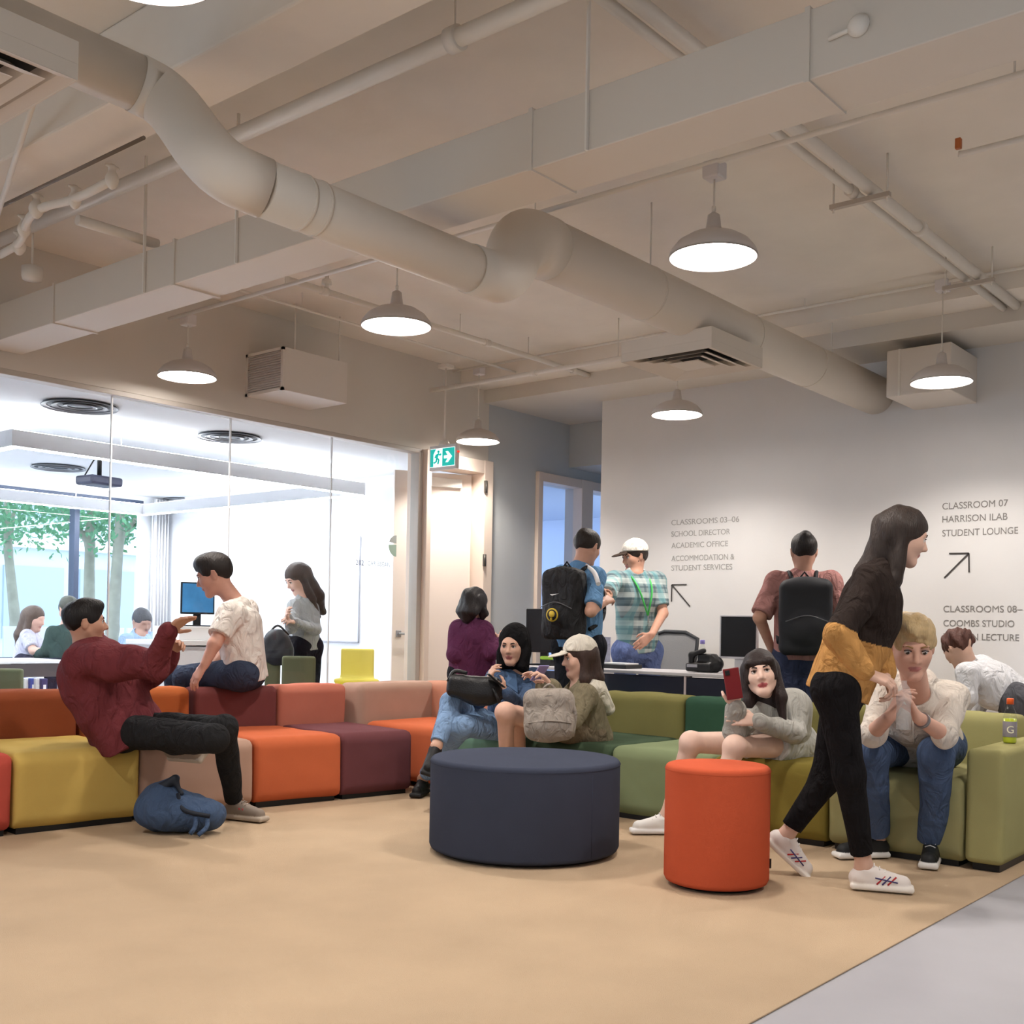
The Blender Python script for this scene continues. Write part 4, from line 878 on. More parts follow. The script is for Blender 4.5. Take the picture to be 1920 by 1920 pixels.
def head_prims(H, f, u, s, h, beard=False):
    r = np.cross(f, u); R = [r, f, u]; p = lambda a, b, c: H+(r*a+f*b+u*c)*h
    P = [el(p(0, -.012, .028), A3((.076, .096, .090))*h, R, k=.02), el(p(0, .02, -.028), A3((.062, .073, .084))*h, R, k=.03),
         rc(p(-.05, .005, -.045), p(-.012, .06, -.098), .022*h, .018*h, k=.025), rc(p(.05, .005, -.045), p(.012, .06, -.098), .022*h, .018*h, k=.025),
         rc(p(-.01, .066, -.098), p(.01, .066, -.098), .017*h, k=.02), el(p(-.036, .055, -.022), A3((.024, .024, .024))*h, k=.03), el(p(.036, .055, -.022), A3((.024, .024, .024))*h, k=.03),
         rc(p(-.034, .074, .024), p(.034, .074, .024), .014*h, k=.018),
         dict(el(p(-.031, .094, .004), A3((.016, .012, .010))*h, R, k=.012), op=-1), dict(el(p(.031, .094, .004), A3((.016, .012, .010))*h, R, k=.012), op=-1),
         rc(p(0, .086, .012), p(0, .106, -.028), .0075*h, .0115*h, k=.010), rc(p(-.012, .094, -.033), p(.012, .094, -.033), .0075*h, k=.007),
         rc(p(-.019, .084, -.062), p(0, .090, -.0585), .0042*h, .005*h, k=.005, c=1), rc(p(.019, .084, -.062), p(0, .090, -.0585), .0042*h, .005*h, k=.004, c=1),
         rc(p(-.012, .084, -.0665), p(.012, .084, -.0665), .0052*h, k=.005, c=1)]
    for q in (-1, 1):
        P += [el(p(q*.077, -.008, -.006), A3((.009, .018, .031))*h, R, k=.008), rc(p(q*.083, -.018, -.022), p(q*.087, -.016, .016), .0045*h, k=.004), rc(p(q*.087, -.016, .016), p(q*.082, .002, .021), .0045*h, k=.004)]
    return P, p, r, R
def person(label, sp):
    g = {}
    for k_, v in sp.items():
        if isinstance(v, tuple) and len(v) == 3 and isinstance(v[0], (int, float)) and v[0] > 12 or (k_ in J3): g[k_] = U(*v) if not isinstance(v, np.ndarray) else v
    for S_ in 'LR':
        if isinstance(sp.get('toe'+S_), np.ndarray): g['toe'+S_] = sp['toe'+S_]
    res = sp.get('res', .0065); h = sp.get('hs', 1.0); b = sp.get('bs', 1.0)
    f = cv(sp['face']); z = A3((0, 0, 1)); upv = cv(sp['up']) if 'up' in sp else z
    u = unit(upv-f*np.dot(upv, f)*.9); u = unit(u-f*np.dot(u, f))
    H = g['head']; nb = (g['shL']+g['shR'])/2; pv = (g['hpL']+g['hpR'])/2; ta = unit(nb-pv); nb2 = nb+ta*.035
    side = unit(g['shR']-g['shL']); side2 = unit(g['hpR']-g['hpL'])
    fwd = np.cross(ta, side)      # chest direction (subject's front)
    # feet
    feet = {}
    for S_ in 'LR':
        if 'heel'+S_ in sp:
            hl, to = A3(atz(*sp['heel'+S_], .012)), A3(atz(*sp['toe'+S_], .012)); d = unit(to-hl); Lf = .255*b
            to = hl+d*Lf; upf = z; g['an'+S_] = hl+d*.055+z*.095
        else:
            an, to = g['an'+S_], g['toe'+S_]; d = unit(to-an); shin = unit(g['kn'+S_]-an); upf = unit(shin-d*np.dot(shin, d)); hl = an-upf*.085-d*.05; to = hl+d*.255*b
        feet[S_] = (hl, to, d, upf)
    root = thing('person', label, 'person', (pv[0], pv[1], min(feet['L'][0][2], feet['R'][0][2], pv[2])), sp.get('group'))
    sk = sp.get('skin', (206, 156, 128)); P, hp, r, R = head_prims(H, f, u, None, h)
    if sp.get('noface'): pass
    P += [rc(H-u*.05*h-f*.018*h, nb2+ta*.01, .050*h, .056*b, k=.03), rc(g['shL'], g['shR'], .052*b, k=.04), rc(nb-ta*.10, pv+ta*.06, .095*b, .09*b, k=.05, n=side, s=1.35), rc(g['hpL'], g['hpR'], .088*b, k=.05)]
    for S_, th in (('L', -1), ('R', 1)):
        e, w_ = g['el'+S_], g['wr'+S_]; P += [rc(g['sh'+S_], e, .047*b, .038*b, k=.03), rc(e, w_, .038*b, .026*b, k=.02)]
        hd = sp.get('hd'+S_)
        if hd: d = cv(hd[0]); n = cv(hd[1]); cu_ = hd[2]; th_ = hd[3] if len(hd) > 3 else None
        else: d = unit(w_-e); n = unit(pv-w_); cu_ = .9; th_ = None
        # thumb on the side of the palm: right palm seen from its closing side has the thumb on d x n
        P += hand(w_, d, n, cu_, th_ if th_ is not None else (1 if S_ == 'R' else -1), .95*b)
        kn, an = g['kn'+S_], g['an'+S_]
        P += [rc(g['hp'+S_], kn, .078*b, .055*b, k=.04), rc(kn, an, .053*b, .034*b, k=.02), el(kn-unit(g['hp'+S_]-kn)*.005, (.054*b,)*3, k=.03)]
        hl, to, d, upf = feet[S_]; P += [rc(an, hl+d*.03+upf*.045, .033*b, .03*b, k=.02), rc(hl+d*.04+upf*.045, to-d*.05+upf*.03, .03*b, .026*b, k=.02)]
    cols = [sk, sp.get('lip', (178, 100, 92))]
    body = soft('body', P, skinm, root, res, None, cols)
    # eyes and brows
    if not sp.get('noface'):
        for q in (-1, 1):
            c = hp(q*.031, .0775, .004); rr = .0125*h; bm = bmesh.new(); bmesh.ops.create_uvsphere(bm, u_segments=16, v_segments=12, radius=rr)
            look = cv(sp['look']) if 'look' in sp else f
            for fc in bm.faces:
                fc.smooth = True; fc.material_index = 1 if fc.calc_center_median().normalized().dot(Vector(look)) > .84 else 0
            bmesh.ops.translate(bm, verts=bm.verts, vec=Vector(c)); me = bpy.data.meshes.new('eye'); bm.to_mesh(me); bm.free(); link('eye', me, [eyew, eyei], root)
            MB().tube([hp(q*.014, .093, .022), hp(q*.032, .090, .028), hp(q*.048, .078, .022)], [.0032*h, .0036*h, .002*h], 6).build('eyebrow', mat('brow_%d_%d_%d' % sp.get('brow', sp['hair']), sp.get('brow', sp['hair']), .8), root)
            MB().tube([hp(q*.018, .0895, .0085), hp(q*.031, .092, .0125), hp(q*.045, .084, .008)], .0022*h, 6).build('eyelid', mat('lash', (60, 36, 30), .6), root)
    # hair
    hc = sp['hair']; st = sp.get('style', 'short'); HP = []
    amp = sp.get('hamp', .004); fh = sp.get('fringe', .052)
    if st != 'none':
        HP = [el(hp(0, -.014, .034), A3((.085, .106, .098))*h, R, k=.02)]
        if sp.get('vol'): HP.append(el(hp(0, .028, .088), A3((.064, .07, .034+sp['vol']))*h, R, k=.03))
        HP.append(dict(el(hp(0, .085, fh-.105), A3((.068, .072, .098))*h, R, k=.012), op=-1))
        if st in ('short', 'bun', 'curly'): HP.append(dict(rc(hp(-.1, .01, -.075), hp(.1, .01, -.075), .068*h, k=.012), op=-1)); HP.append(dict(cut(hp(0, -.05, -.055), -u-f*.4), k=.01))
        if st == 'bun': HP.append(el(hp(0, -.075, .085), A3((.045, .045, .045))*h, k=.01))
        if st == 'long':
            ln = sp.get('len', .30)
            for q in (-1, 1): HP += [rc(hp(q*.068, -.01, .03), hp(q*.078, .0, -ln*.55), .026*h, .034*h, k=.025), rc(hp(q*.078, .0, -ln*.55), hp(q*.07, .005, -ln), .034*h, .018*h, k=.02)]
            HP += [rc(hp(0, -.06, .02), hp(0, -.085, -ln*.6), .07*h, .06*h, k=.03, n=r, s=1.2), rc(hp(0, -.085, -ln*.6), hp(0, -.08, -ln), .06*h, .03*h, k=.03, n=r, s=1.3)]
            if sp.get('bangs'): HP += [rc(hp(-.05, .075, .05), hp(.05, .075, .05), .018*h, k=.02), rc(hp(-.06, .055, .05), hp(-.066, .045, -.03), .016*h, k=.02), rc(hp(.06, .055, .05), hp(.066, .045, -.03), .016*h, k=.02)]
        if st == 'long': HP.append(dict(rc(hp(0, .06, -.13), hp(0, .03, -.36), .070*h, k=.015), op=-1))
        hd_ = wrinkle(amp, sp.get('hf', 45), 7, (1, 1, 1))
        soft('hair', HP, hairm, root, max(res*.9, .005), hd_, [hc])
    if sp.get('beard'):
        soft('beard', [rc(hp(-.062, .01, -.035), hp(-.02, .062, -.092), .014*h, .018*h, k=.01), rc(hp(.062, .01, -.035), hp(.02, .062, -.092), .014*h, .018*h, k=.01), rc(hp(-.02, .066, -.095), hp(.02, .066, -.095), .018*h, k=.01), dict(el(hp(0, .1, -.06), A3((.026, .03, .014))*h, R, k=.006), op=-1), rc(hp(-.02, .088, -.049), hp(.02, .088, -.049), .005*h, k=.003)], hairm, root, .005, wrinkle(.002, 90, 2), [sp['beard']])
    if sp.get('cap'):
        cc = sp['cap']; dr = sp.get('brim', 1)
        CP = [el(hp(0, -.012, .050), A3((.094, .112, .098))*h, R, k=.02), cut(hp(0, 0, .042), -u+f*.12, .006), el(hp(0, -.012, .148), A3((.008, .008, .006))*h, k=.003)]
        o_ = soft('cap', CP, clothm, root, .0055, None, [cc])
        br = [rb(hp(0, dr*.125, .043), A3((.068, .065, .006))*h, .005*h, [r, unit(f-u*.18*dr), unit(u+f*.18*dr)]), dict(el(hp(0, dr*.0, .043), A3((.06, .075, .05))*h, R), op=-1)]
        soft('brim', [rc(hp(-.035, dr*.10, .046), hp(.035, dr*.10, .046), .010*h, k=.02), el(hp(0, dr*.135, .034), A3((.072, .065, .009))*h, [r, unit(f-u*.15*dr), unit(u+f*.15*dr)], k=.01)], clothm, o_, .005, None, [sp.get('brimcol', cc)])
    # top
    tp = sp['top']; lo_ = tp.get('loose', 1.0); col = tp['cols']; T = []
    hem = pv-ta*tp.get('hem', 0.0); fl = 2
    T += [rc(g['shL'], g['shR'], .060*b*lo_, k=.05), rc(nb-ta*.08, hem, .113*b*lo_, .118*b*lo_*tp.get('hemw', 1), k=.05, n=side, s=1.38, flat=fl, c=0), el(nb-ta*.14+fwd*.03, A3((.15, .11, .14))*b*lo_*.9, [side, fwd, ta], k=.05)]
    T.append(rc(nb+ta*.0, nb2+ta*.02, .078*b, .064*b, k=.04))
    if tp.get('hemc'): T.append(rc(pv+ta*.20, hem, .117*b*lo_, .121*b*lo_, k=.02, n=side, s=1.38, flat=2, c=tp['hemc']))
    if tp.get('bust'): 
        for q in (-1, 1): T.append(el(nb-ta*.2+fwd*.085+side*q*.07, (.06*b, .05*b, .055*b), k=.05))
    for S_ in 'LR':
        sh, e, w_ = g['sh'+S_], g['el'+S_], g['wr'+S_]; sl = tp.get('sleeve', 2); sc_ = tp.get('slc', 0)
        if sl <= 1: T.append(rc(sh, sh+(e-sh)*sl, .061*b*lo_, (.061-.004*sl)*b*lo_*1.05, k=.03, flat=2, c=sc_))
        else:
            T += [rc(sh, e, .059*b*lo_, .051*b*lo_, k=.03, c=tp.get('slu', sc_)), rc(e, e+(w_-e)*(sl-1), .051*b*lo_, .040*b*lo_, k=.02, flat=2, c=sc_)]
            if sl > 1.9: T.append(rc(e+(w_-e)*.90, e+(w_-e)*.98, .038*b*lo_, k=.006, c=sc_))
    T.append(dict(rc(nb2+ta*.045+fwd*.02, nb2+ta*.10+fwd*.05, .056*b, k=.01), op=-1))
    _w = tp.get('wr', .004)*1.35
    o_ = soft(tp.get('name', 'shirt'), T, tp.get('mat', clothm), root, res, wrinkle(_w*lo_, tp.get('wf', 20), sp.get('seed', 1), (1, 1, 1.4)), col)
    if tp.get('hood'):
        hz = tp.get('hoods', 1.0)
        Hd = [rc(nb2-fwd*.05+side*.055+ta*.01, nb2-fwd*.085-ta*.03, .042, .045, k=.04), rc(nb2-fwd*.05-side*.055+ta*.01, nb2-fwd*.085-ta*.03, .042, .045, k=.04), rc(nb2-fwd*.09-ta*.02, nb2-fwd*.11*hz-ta*.13*hz, .06*hz, .035*hz, k=.05, n=side, s=1.5), rc(nb2+side*.06, nb2+fwd*.07-ta*.06+side*.02, .022, .018, k=.02), rc(nb2-side*.06, nb2+fwd*.07-ta*.06-side*.02, .022, .018, k=.02)]
        soft('hood', Hd, clothm, o_, res, wrinkle(.003, 30, 8), [tp['hood']])
    # bottom
    bt_ = sp['bottom']; lb = bt_.get('loose', 1.0); Q = [rc(g['hpL'], g['hpR'], .106*b*lb, k=.06), rc(pv, pv+ta*.10, .10*b, .10*b, k=.05, n=side, s=1.35, flat=2)]
    for S_ in 'LR':
        hq, kn, an = g['hp'+S_], g['kn'+S_], g['an'+S_]; L_ = bt_.get('len', 1.95)
        if L_ <= 1: Q.append(rc(hq, hq+(kn-hq)*L_, .096*b*lb, (.096-.02*L_)*b*lb, k=.04, flat=2))
        else: Q += [rc(hq, kn, .094*b*lb, .069*b*lb, k=.04), rc(kn, kn+(an-kn)*(L_-1), .067*b*lb, .050*b*lb*bt_.get('cuff', 1), k=.03, flat=2)]
    soft(bt_.get('name', 'trousers'), Q, clothm, root, res, wrinkle(bt_.get('wr', .004), 22, sp.get('seed', 1)+3, (1, 1, 1.3)), bt_['cols'])
    # shoes
    sh_ = sp.get('shoe', dict(cols=[(40, 40, 42), (40, 40, 42)]))
    for S_ in 'LR':
        hl, to, d, upf = feet[S_]; sd_ = np.cross(d, upf); c = (hl+to)/2
        Sx = [rc(hl+d*.03+upf*.045, to-d*.045+upf*.034, .038*b, .034*b, k=.02), rc(hl+d*.045+upf*.05, hl+d*.06+upf*.085, .038*b, .038*b, k=.02, flat=2), rc(hl+d*.07+upf*.08, to-d*.09+upf*.045, .030*b, .028*b, k=.02),
              rb(c+upf*.014, (.129*b, .043*b, .014), .012, [d, sd_, upf], k=.004, c=1), cut(hl+upf*.0, -upf, .002)]
        o_ = soft('shoe', Sx, shoem, root, max(.005, res*.85), None, sh_['cols'])
        if sh_.get('lace'):
            lm = mat('lace_%d' % sh_['lace'][0], sh_['lace'], .7)
            for q in range(4):
                c_ = hl+d*(.095+.022*q)*b+upf*(.107-.012*q)*b; MB().tube([c_-sd_*.022*b-upf*.006, c_+upf*.003, c_+sd_*.022*b-upf*.006], .0028, 6).build('shoelace', lm, o_)
        if sh_.get('mark'): sh_['mark'](hl, to, d, upf, sd_, o_)
    g.update(nb=nb, pv=pv, ta=ta, side=side, fwd=fwd, hp_=hp, R=R, root=root, f=f, u=u, r=r, feet=feet, nb2=nb2)
    return g
J3 = set(a+b for a in ('sh', 'el', 'wr', 'hp', 'kn') for b in 'LR') | {'head', 'anL', 'anR', 'toeL_', 'toeR_'}
_p = person
def person(label, **sp):
    sp2 = dict(sp)
    for S_ in 'LR':
        if 'ft'+S_ in sp: sp2['toe'+S_] = U(*sp['ft'+S_])
    class D_(dict): pass
    for k_ in list(sp2):
        if k_ in J3: sp2[k_] = sp2[k_]
    return _p2(label, sp2)
def _p2(label, sp):
    # toe given as a point when the foot is off the floor
    for S_ in 'LR':
        if 'heel'+S_ not in sp and not isinstance(sp.get('toe'+S_), np.ndarray): raise ValueError(label+' toe'+S_)
    return _p(label, sp)
def backpack(g, label, c1, mark=None, w_=.15, h_=.23, dp=.075, name='backpack', drop=.22):
    """backpack worn on the back of person g"""
    c = g['nb']-g['ta']*drop-g['fwd']*(.118+dp); t = thing('backpack', label, 'backpack', c)
    R = [g['side'], g['fwd'], g['ta']]
    soft('bag_body', [rb(c, (w_, dp, h_), .05, R), el(c-g['fwd']*dp*.6-g['ta']*.07, (w_*.85, dp*.9, h_*.55), R, k=.02), el(c+g['ta']*h_*.8, (w_*.8, dp*.9, .07), R, k=.04)], c1, t, .0075, wrinkle(.003, 25, 4))
    for q in (-1, 1):
        pts = [c+g['ta']*h_*.9+g['side']*q*.07+g['fwd']*dp, g['nb']+g['ta']*.075+g['side']*q*.085-g['fwd']*.03, g['nb']+g['ta']*.05+g['side']*q*.10+g['fwd']*.07, g['nb']-g['ta']*.14+g['side']*q*.125+g['fwd']*.145, g['nb']-g['ta']*.30+g['side']*q*.165+g['fwd']*.06, c-g['ta']*h_*.7+g['side']*q*w_+g['fwd']*dp]
        strap('strap', pts, .014, c1, t)
    MB().tube([c+g['ta']*(h_+.0)+g['side']*a+g['fwd']*dp*.5 for a in (-.04,)]+[c+g['ta']*(h_+.05)+g['fwd']*dp*.5]+[c+g['ta']*(h_+.0)+g['side']*.04+g['fwd']*dp*.5], .007, 8).build('grab_loop', c1, t)
    strap('zip', [c-g['side']*w_*.8-g['fwd']*dp*1.35-g['ta']*.02, c-g['fwd']*dp*1.5+g['ta']*.03, c+g['side']*w_*.8-g['fwd']*dp*1.35-g['ta']*.02], .003, mat('zip_grey', (90, 90, 94), .4), t)
    return t, c, R
# ---- man in maroon jacket
def n_mark(hl, to, d, upf, sd, o):
    for s in (1, -1):
        c = (hl+to)/2+upf*.055-d*.005+sd*s*.034
        q = [c-d*.014-upf*.012, c-d*.014+upf*.012, c+d*.012-upf*.012, c+d*.012+upf*.012]
        m_ = MB()
        for a, b in ((0, 1), (1, 2), (2, 3)): m_.tube([q[a], q[b]], .0035, 6)
        m_.build('letter_mark', mat('mark_red', (170, 40, 50), .6), o)
g1 = person('man in a maroon jacket seated at left gesturing with a raised arm', head=(160, 1168, 6.05), face=(.93, .02, -.42), shR=(152, 1240, 5.88), shL=(178, 1228, 6.2), elR=(292, 1246, 5.72), wrR=(312, 1186, 5.62), elL=(285, 1262, 6.2), wrL=(318, 1225, 6.1),
    hpR=(228, 1372, 6.0), hpL=(242, 1366, 6.22), knL=(418, 1366, 5.85), heelL=(424, 1533), toeL=(505, 1542), knR=(400, 1384, 5.55), anR=(318, 1398, 5.85), ftR=(400, 1404, 5.65),
    hdR=((.75, .55, .1), (.3, -.7, .3), .35), skin=(196, 140, 108), hair=(24, 20, 20), hamp=.005, vol=.01, bs=1.05, hs=1.02, res=.0055,
    top=dict(name='jacket', cols=[(112, 32, 40)], loose=1.5, hemw=1.12, wr=.011, wf=15, hem=.07, sleeve=1.95, hood=None), bottom=dict(name='jeans', cols=[(38, 38, 40)], loose=.98, len=1.97, wr=.005),
    shoe=dict(cols=[(134, 118, 104), (176, 160, 142)], mark=n_mark, lace=(150, 140, 130)), seed=11)
# ---- man in white T-shirt on the backrest
person('man in a white T-shirt sitting on top of the burgundy backrest', head=(402, 1078, 7.32), face=(-.95, -.33, .12), shL=(432, 1152, 7.14), shR=(462, 1146, 7.5), elL=(402, 1208, 7.02), wrL=(384, 1246, 6.98), elR=(420, 1215, 7.55), wrR=(400, 1250, 7.4),
    hpL=(452, 1262, 7.25), hpR=(466, 1260, 7.48), knL=(346, 1272, 7.38), knR=(330, 1270, 7.6), anL=(335, 1385, 7.5), anR=(318, 1385, 7.65), ftL=(318, 1405, 7.55), ftR=(300, 1400, 7.7),
    hdL=((-.5, -.8, .1), (.3, -.6, -.6), .4), skin=(200, 138, 112), hair=(40, 32, 28), hamp=.004, vol=.012, hs=1.13, bs=1.1, res=.0065,
    top=dict(name='t_shirt', cols=[(232, 222, 212)], loose=1.12, sleeve=.72, wr=.006, hem=.05), bottom=dict(name='jeans', cols=[(52, 64, 88)]), shoe=dict(cols=[(60, 60, 66), (230, 230, 230)]), seed=5)
# ---- woman standing in the classroom
person('woman in a grey sweater standing behind the glass looking at her hands', head=(558, 1085, 9.5), face=(-.68, -.45, .55), shR=(552, 1136, 9.4), shL=(584, 1132, 9.6), elR=(546, 1178, 9.25), wrR=(540, 1158, 9.1), elL=(592, 1180, 9.45), wrL=(552, 1166, 9.15),
    hpR=(558, 1212, 9.45), hpL=(584, 1212, 9.6), knR=(558, 1305, 9.45), knL=(584, 1305, 9.6), heelR=(562, 1400), toeR=(548, 1405), heelL=(586, 1398), toeL=(574, 1403),
    skin=(226, 178, 154), hair=(66, 48, 40), style='long', len=.34, res=.0085, top=dict(name='sweater', cols=[(168, 172, 174)], loose=1.0, wr=.003, hem=.03), bottom=dict(cols=[(28, 28, 36)]), hs=1.06, bs=.95, seed=2)
# ---- people seated at the classroom table
person('woman with long brown hair seated at the classroom table', head=(64, 1160, 10.9), face=(.92, -.25, .1), shR=(50, 1192, 10.8), shL=(62, 1190, 11.1), elR=(62, 1220, 10.7), wrR=(92, 1222, 10.6), elL=(80, 1218, 11.1), wrL=(100, 1220, 10.9),
    hpR=(44, 1248, 10.8), hpL=(50, 1248, 11.05), knR=(100, 1252, 10.75), knL=(104, 1250, 10.98), heelR=(98, 1368), toeR=(112, 1368), heelL=(102, 1364), toeL=(116, 1364), skin=(222, 172, 150), hair=(96, 78, 68), style='long', len=.32, res=.011, noface=1,
    top=dict(name='blouse', cols=[(208, 208, 230)], wr=.003, sleeve=.8), bottom=dict(cols=[(50, 50, 70)]), seed=3)
person('man in a dark green top seated at the table behind the maroon jacket', head=(128, 1143, 10.55), face=(-.55, -.3, -.5), shL=(100, 1186, 10.4), shR=(146, 1184, 10.6), elL=(86, 1222, 10.45), wrL=(70, 1228, 10.75), elR=(150, 1222, 10.5), wrR=(120, 1230, 10.8),
    hpL=(112, 1250, 10.45), hpR=(142, 1250, 10.6), knL=(96, 1256, 10.85), knR=(126, 1256, 11), heelL=(98, 1366), toeL=(88, 1363), heelR=(128, 1366), toeR=(118, 1363), skin=(206, 156, 132), hair=(84, 86, 76), res=.011, noface=1,
    top=dict(name='sweater', cols=[(56, 76, 72)], wr=.003), bottom=dict(cols=[(40, 44, 60)]), seed=4)
person('man in a light blue shirt seated beyond the raised maroon arm', head=(266, 1166, 10.4), face=(.55, -.3, .5), shR=(236, 1200, 10.2), shL=(284, 1198, 10.5), elR=(230, 1235, 10.1), wrR=(262, 1238, 9.95), elL=(294, 1232, 10.4), wrL=(280, 1238, 10.1),
    hpR=(244, 1258, 10.3), hpL=(274, 1258, 10.5), knR=(262, 1262, 9.95), knL=(292, 1262, 10.1), heelR=(262, 1372), toeR=(272, 1378), heelL=(290, 1370), toeL=(300, 1376), skin=(168, 128, 112), hair=(66, 70, 78), res=.011, noface=1,
    top=dict(name='shirt', cols=[(140, 172, 214)], wr=.003, sleeve=.8), bottom=dict(cols=[(60, 66, 90)]), seed=6)
# ---- purple cardigan
person('woman in a purple cardigan with dark tied hair seen from behind', head=(890, 1134, 8.80), face=(.45, -.15, -.85), shL=(862, 1180, 8.80), shR=(908, 1182, 8.75), elL=(853, 1228, 8.70), wrL=(880, 1240, 8.95), elR=(922, 1224, 8.65), wrR=(936, 1203, 8.75),
    hpL=(866, 1262, 8.80), hpR=(904, 1262, 8.78), knL=(880, 1275, 9.1), knR=(916, 1275, 9.1), heelL=(882, 1419), toeL=(886, 1414), heelR=(916, 1419), toeR=(920, 1414), skin=(190, 136, 112), hair=(30, 24, 26), style='long', len=.12, hamp=.009, res=.0075, noface=1, hs=1.08,
    top=dict(name='cardigan', cols=[(92, 34, 74)], loose=1.16, wr=.004, hem=.06), bottom=dict(cols=[(30, 28, 36)]), bs=1.04, seed=7)
p_ = U(884, 1262, 8.8); o = MB().lathe([(0, .0), (.16, 0), (.16, .02), (.03, .03), (.03, p_[2]-.16), (.17, p_[2]-.15), (.17, p_[2]-.10), (0, p_[2]-.10)], (p_[0], p_[1], .012), 32).build('stool', mat('stool_grey', (120, 116, 116), .5)); tag(o, 'round grey stool under the woman in the purple cardigan', 'stool')
# ---- woman in denim jacket with dark hood
g6 = person('woman in a denim jacket and black hood seated with crossed legs', head=(962, 1212, 7.05), face=(-.34, -.06, 1), shR=(930, 1272, 7.08), shL=(1000, 1270, 7.2), elR=(898, 1312, 6.9), wrR=(914, 1284, 6.72), elL=(982, 1330, 6.88), wrL=(948, 1298, 6.7),
    hpR=(928, 1366, 7.18), hpL=(972, 1366, 7.25), knR=(846, 1318, 6.8), anR=(818, 1400, 6.6), ftR=(804, 1438, 6.42), knL=(868, 1362, 6.72), heelL=(796, 1486), toeL=(764, 1504),
    hdR=((.25, .85, .2), (.8, 0, -.2), .8), hdL=((-.75, .5, .2), (-.1, .5, -.8), .8), skin=(202, 152, 124), lip=(166, 86, 80), hair=(22, 20, 22), style='none', res=.0055, hs=.98, bs=.95,
    top=dict(name='denim_jacket', cols=[(62, 88, 124)], loose=1.06, wr=.005), bottom=dict(name='jeans', cols=[(118, 156, 200)], len=1.9, wr=.003), shoe=dict(cols=[(22, 22, 24), (30, 30, 32)]), seed=9)
hq = g6['hp_']; Rq = g6['R']
soft('hood', [el(hq(0, -.03, .035), (.10, .115, .115), Rq, k=.03), rc(hq(0, -.06, -.05), g6['nb2']-g6['fwd']*.05, .085, .09, k=.05, n=g6['r'], s=1.15), rc(hq(-.075, .0, -.04), hq(-.07, .02, -.12), .035, .035, k=.03), rc(hq(.075, .0, -.04), hq(.07, .02, -.12), .035, .035, k=.03),
      dict(el(hq(0, .10, -.03), (.066, .10, .094), Rq, k=.01), op=-1)], clothm, g6['root'], .0055, wrinkle(.004, 22, 3), [(24, 23, 25)])
# black handbag on her lap
c = U(888, 1290, 6.7); t = thing('handbag', 'black leather handbag resting on the lap of the denim jacket woman', 'handbag', c)
lea = mat('black_leather', (24, 24, 26), .38, bump=.3, bscale=120)
soft('bag_body', [rb(c, (.165, .055, .075), .05, [unit(RT-UP*.12), FW, unit(UP+RT*.12)]), el(c+RT*.06-UP*.03, (.13, .06, .075), [RT, FW, UP], k=.04)], lea, t, .006, wrinkle(.006, 26, 5))
strap('strap', [c-RT*.15+UP*.04-FW*.03, c-RT*.12+UP*.11, c-RT*.04+UP*.09-FW*.03], .012, lea, t); strap('strap', [c+RT*.12-FW*.06, c+RT*.14-UP*.05-FW*.08, c+RT*.16-UP*.09-FW*.06], .01, lea, t)
c = U(930, 1276, 6.62); o = MB().box((-.035, -.004, -.065), (.035, .004, .065), bev=.003, M=Matrix.Translation(Vector(c)) @ Matrix.Rotation(.9, 4, 'Z') @ Matrix.Rotation(-.9, 4, 'X')).build('mobile_phone', blackm); tag(o, 'mobile phone held in both hands of the denim jacket woman', 'phone')
sh6 = [k for k in kids(g6['root']) if k.name.startswith('denim_jacket')][0]; n6, f6, s6, t6 = g6['nb'], g6['fwd'], g6['side'], g6['ta']
for q in (-1, 1): MB().prism([n6+t6*.05+s6*q*.045+f6*.085, n6+t6*.055+s6*q*.10+f6*.03, n6-t6*.01+s6*q*.115+f6*.10, n6-t6*.055+s6*q*.04+f6*.135], f6*.008+t6*.004).build('collar', mat('denim_collar', (82, 110, 146), .9), sh6)
for k in range(4): c_ = n6-t6*(.09+.075*k)+f6*(.135+.012*k); MB().lathe([(0, -.003), (.007, -.003), (.007, .003), (0, .003)], c_, 12).build('button', mat('button_steel', (180, 176, 168), .3, metal=.7), sh6)
# ---- woman in cap
g7 = person('woman in a cream cap and khaki jacket seated in profile', head=(1086, 1234, 6.8), face=(-.97, -.08, .28), shL=(1098, 1308, 6.66), shR=(1078, 1300, 6.98), elL=(1072, 1352, 6.45), wrL=(1036, 1288, 6.4), elR=(1035, 1330, 6.85), wrR=(1018, 1286, 6.62),
    hpL=(1106, 1376, 6.82), hpR=(1108, 1372, 7.0), knL=(948, 1336, 6.42), knR=(968, 1342, 6.66), heelL=(960, 1515), toeL=(930, 1522), heelR=(985, 1500), toeR=(955, 1508),
    hdL=((-.6, .7, .1), (-.7, -.4, .1), .8), hdR=((-.6, .6, .1), (-.5, -.5, .5), .8), skin=(214, 164, 138), hair=(62, 42, 34), style='long', len=.23, cap=(222, 214, 198), hs=.98, bs=.98, res=.0058,
    top=dict(name='khaki_jacket', cols=[(122, 112, 86)], loose=1.22, wr=.008, wf=15, hem=.05, hood=(216, 208, 190), hoods=1.35), bottom=dict(name='shorts', cols=[(120, 104, 80)], len=.5), shoe=dict(cols=[(230, 230, 230), (240, 240, 240)]), seed=12)
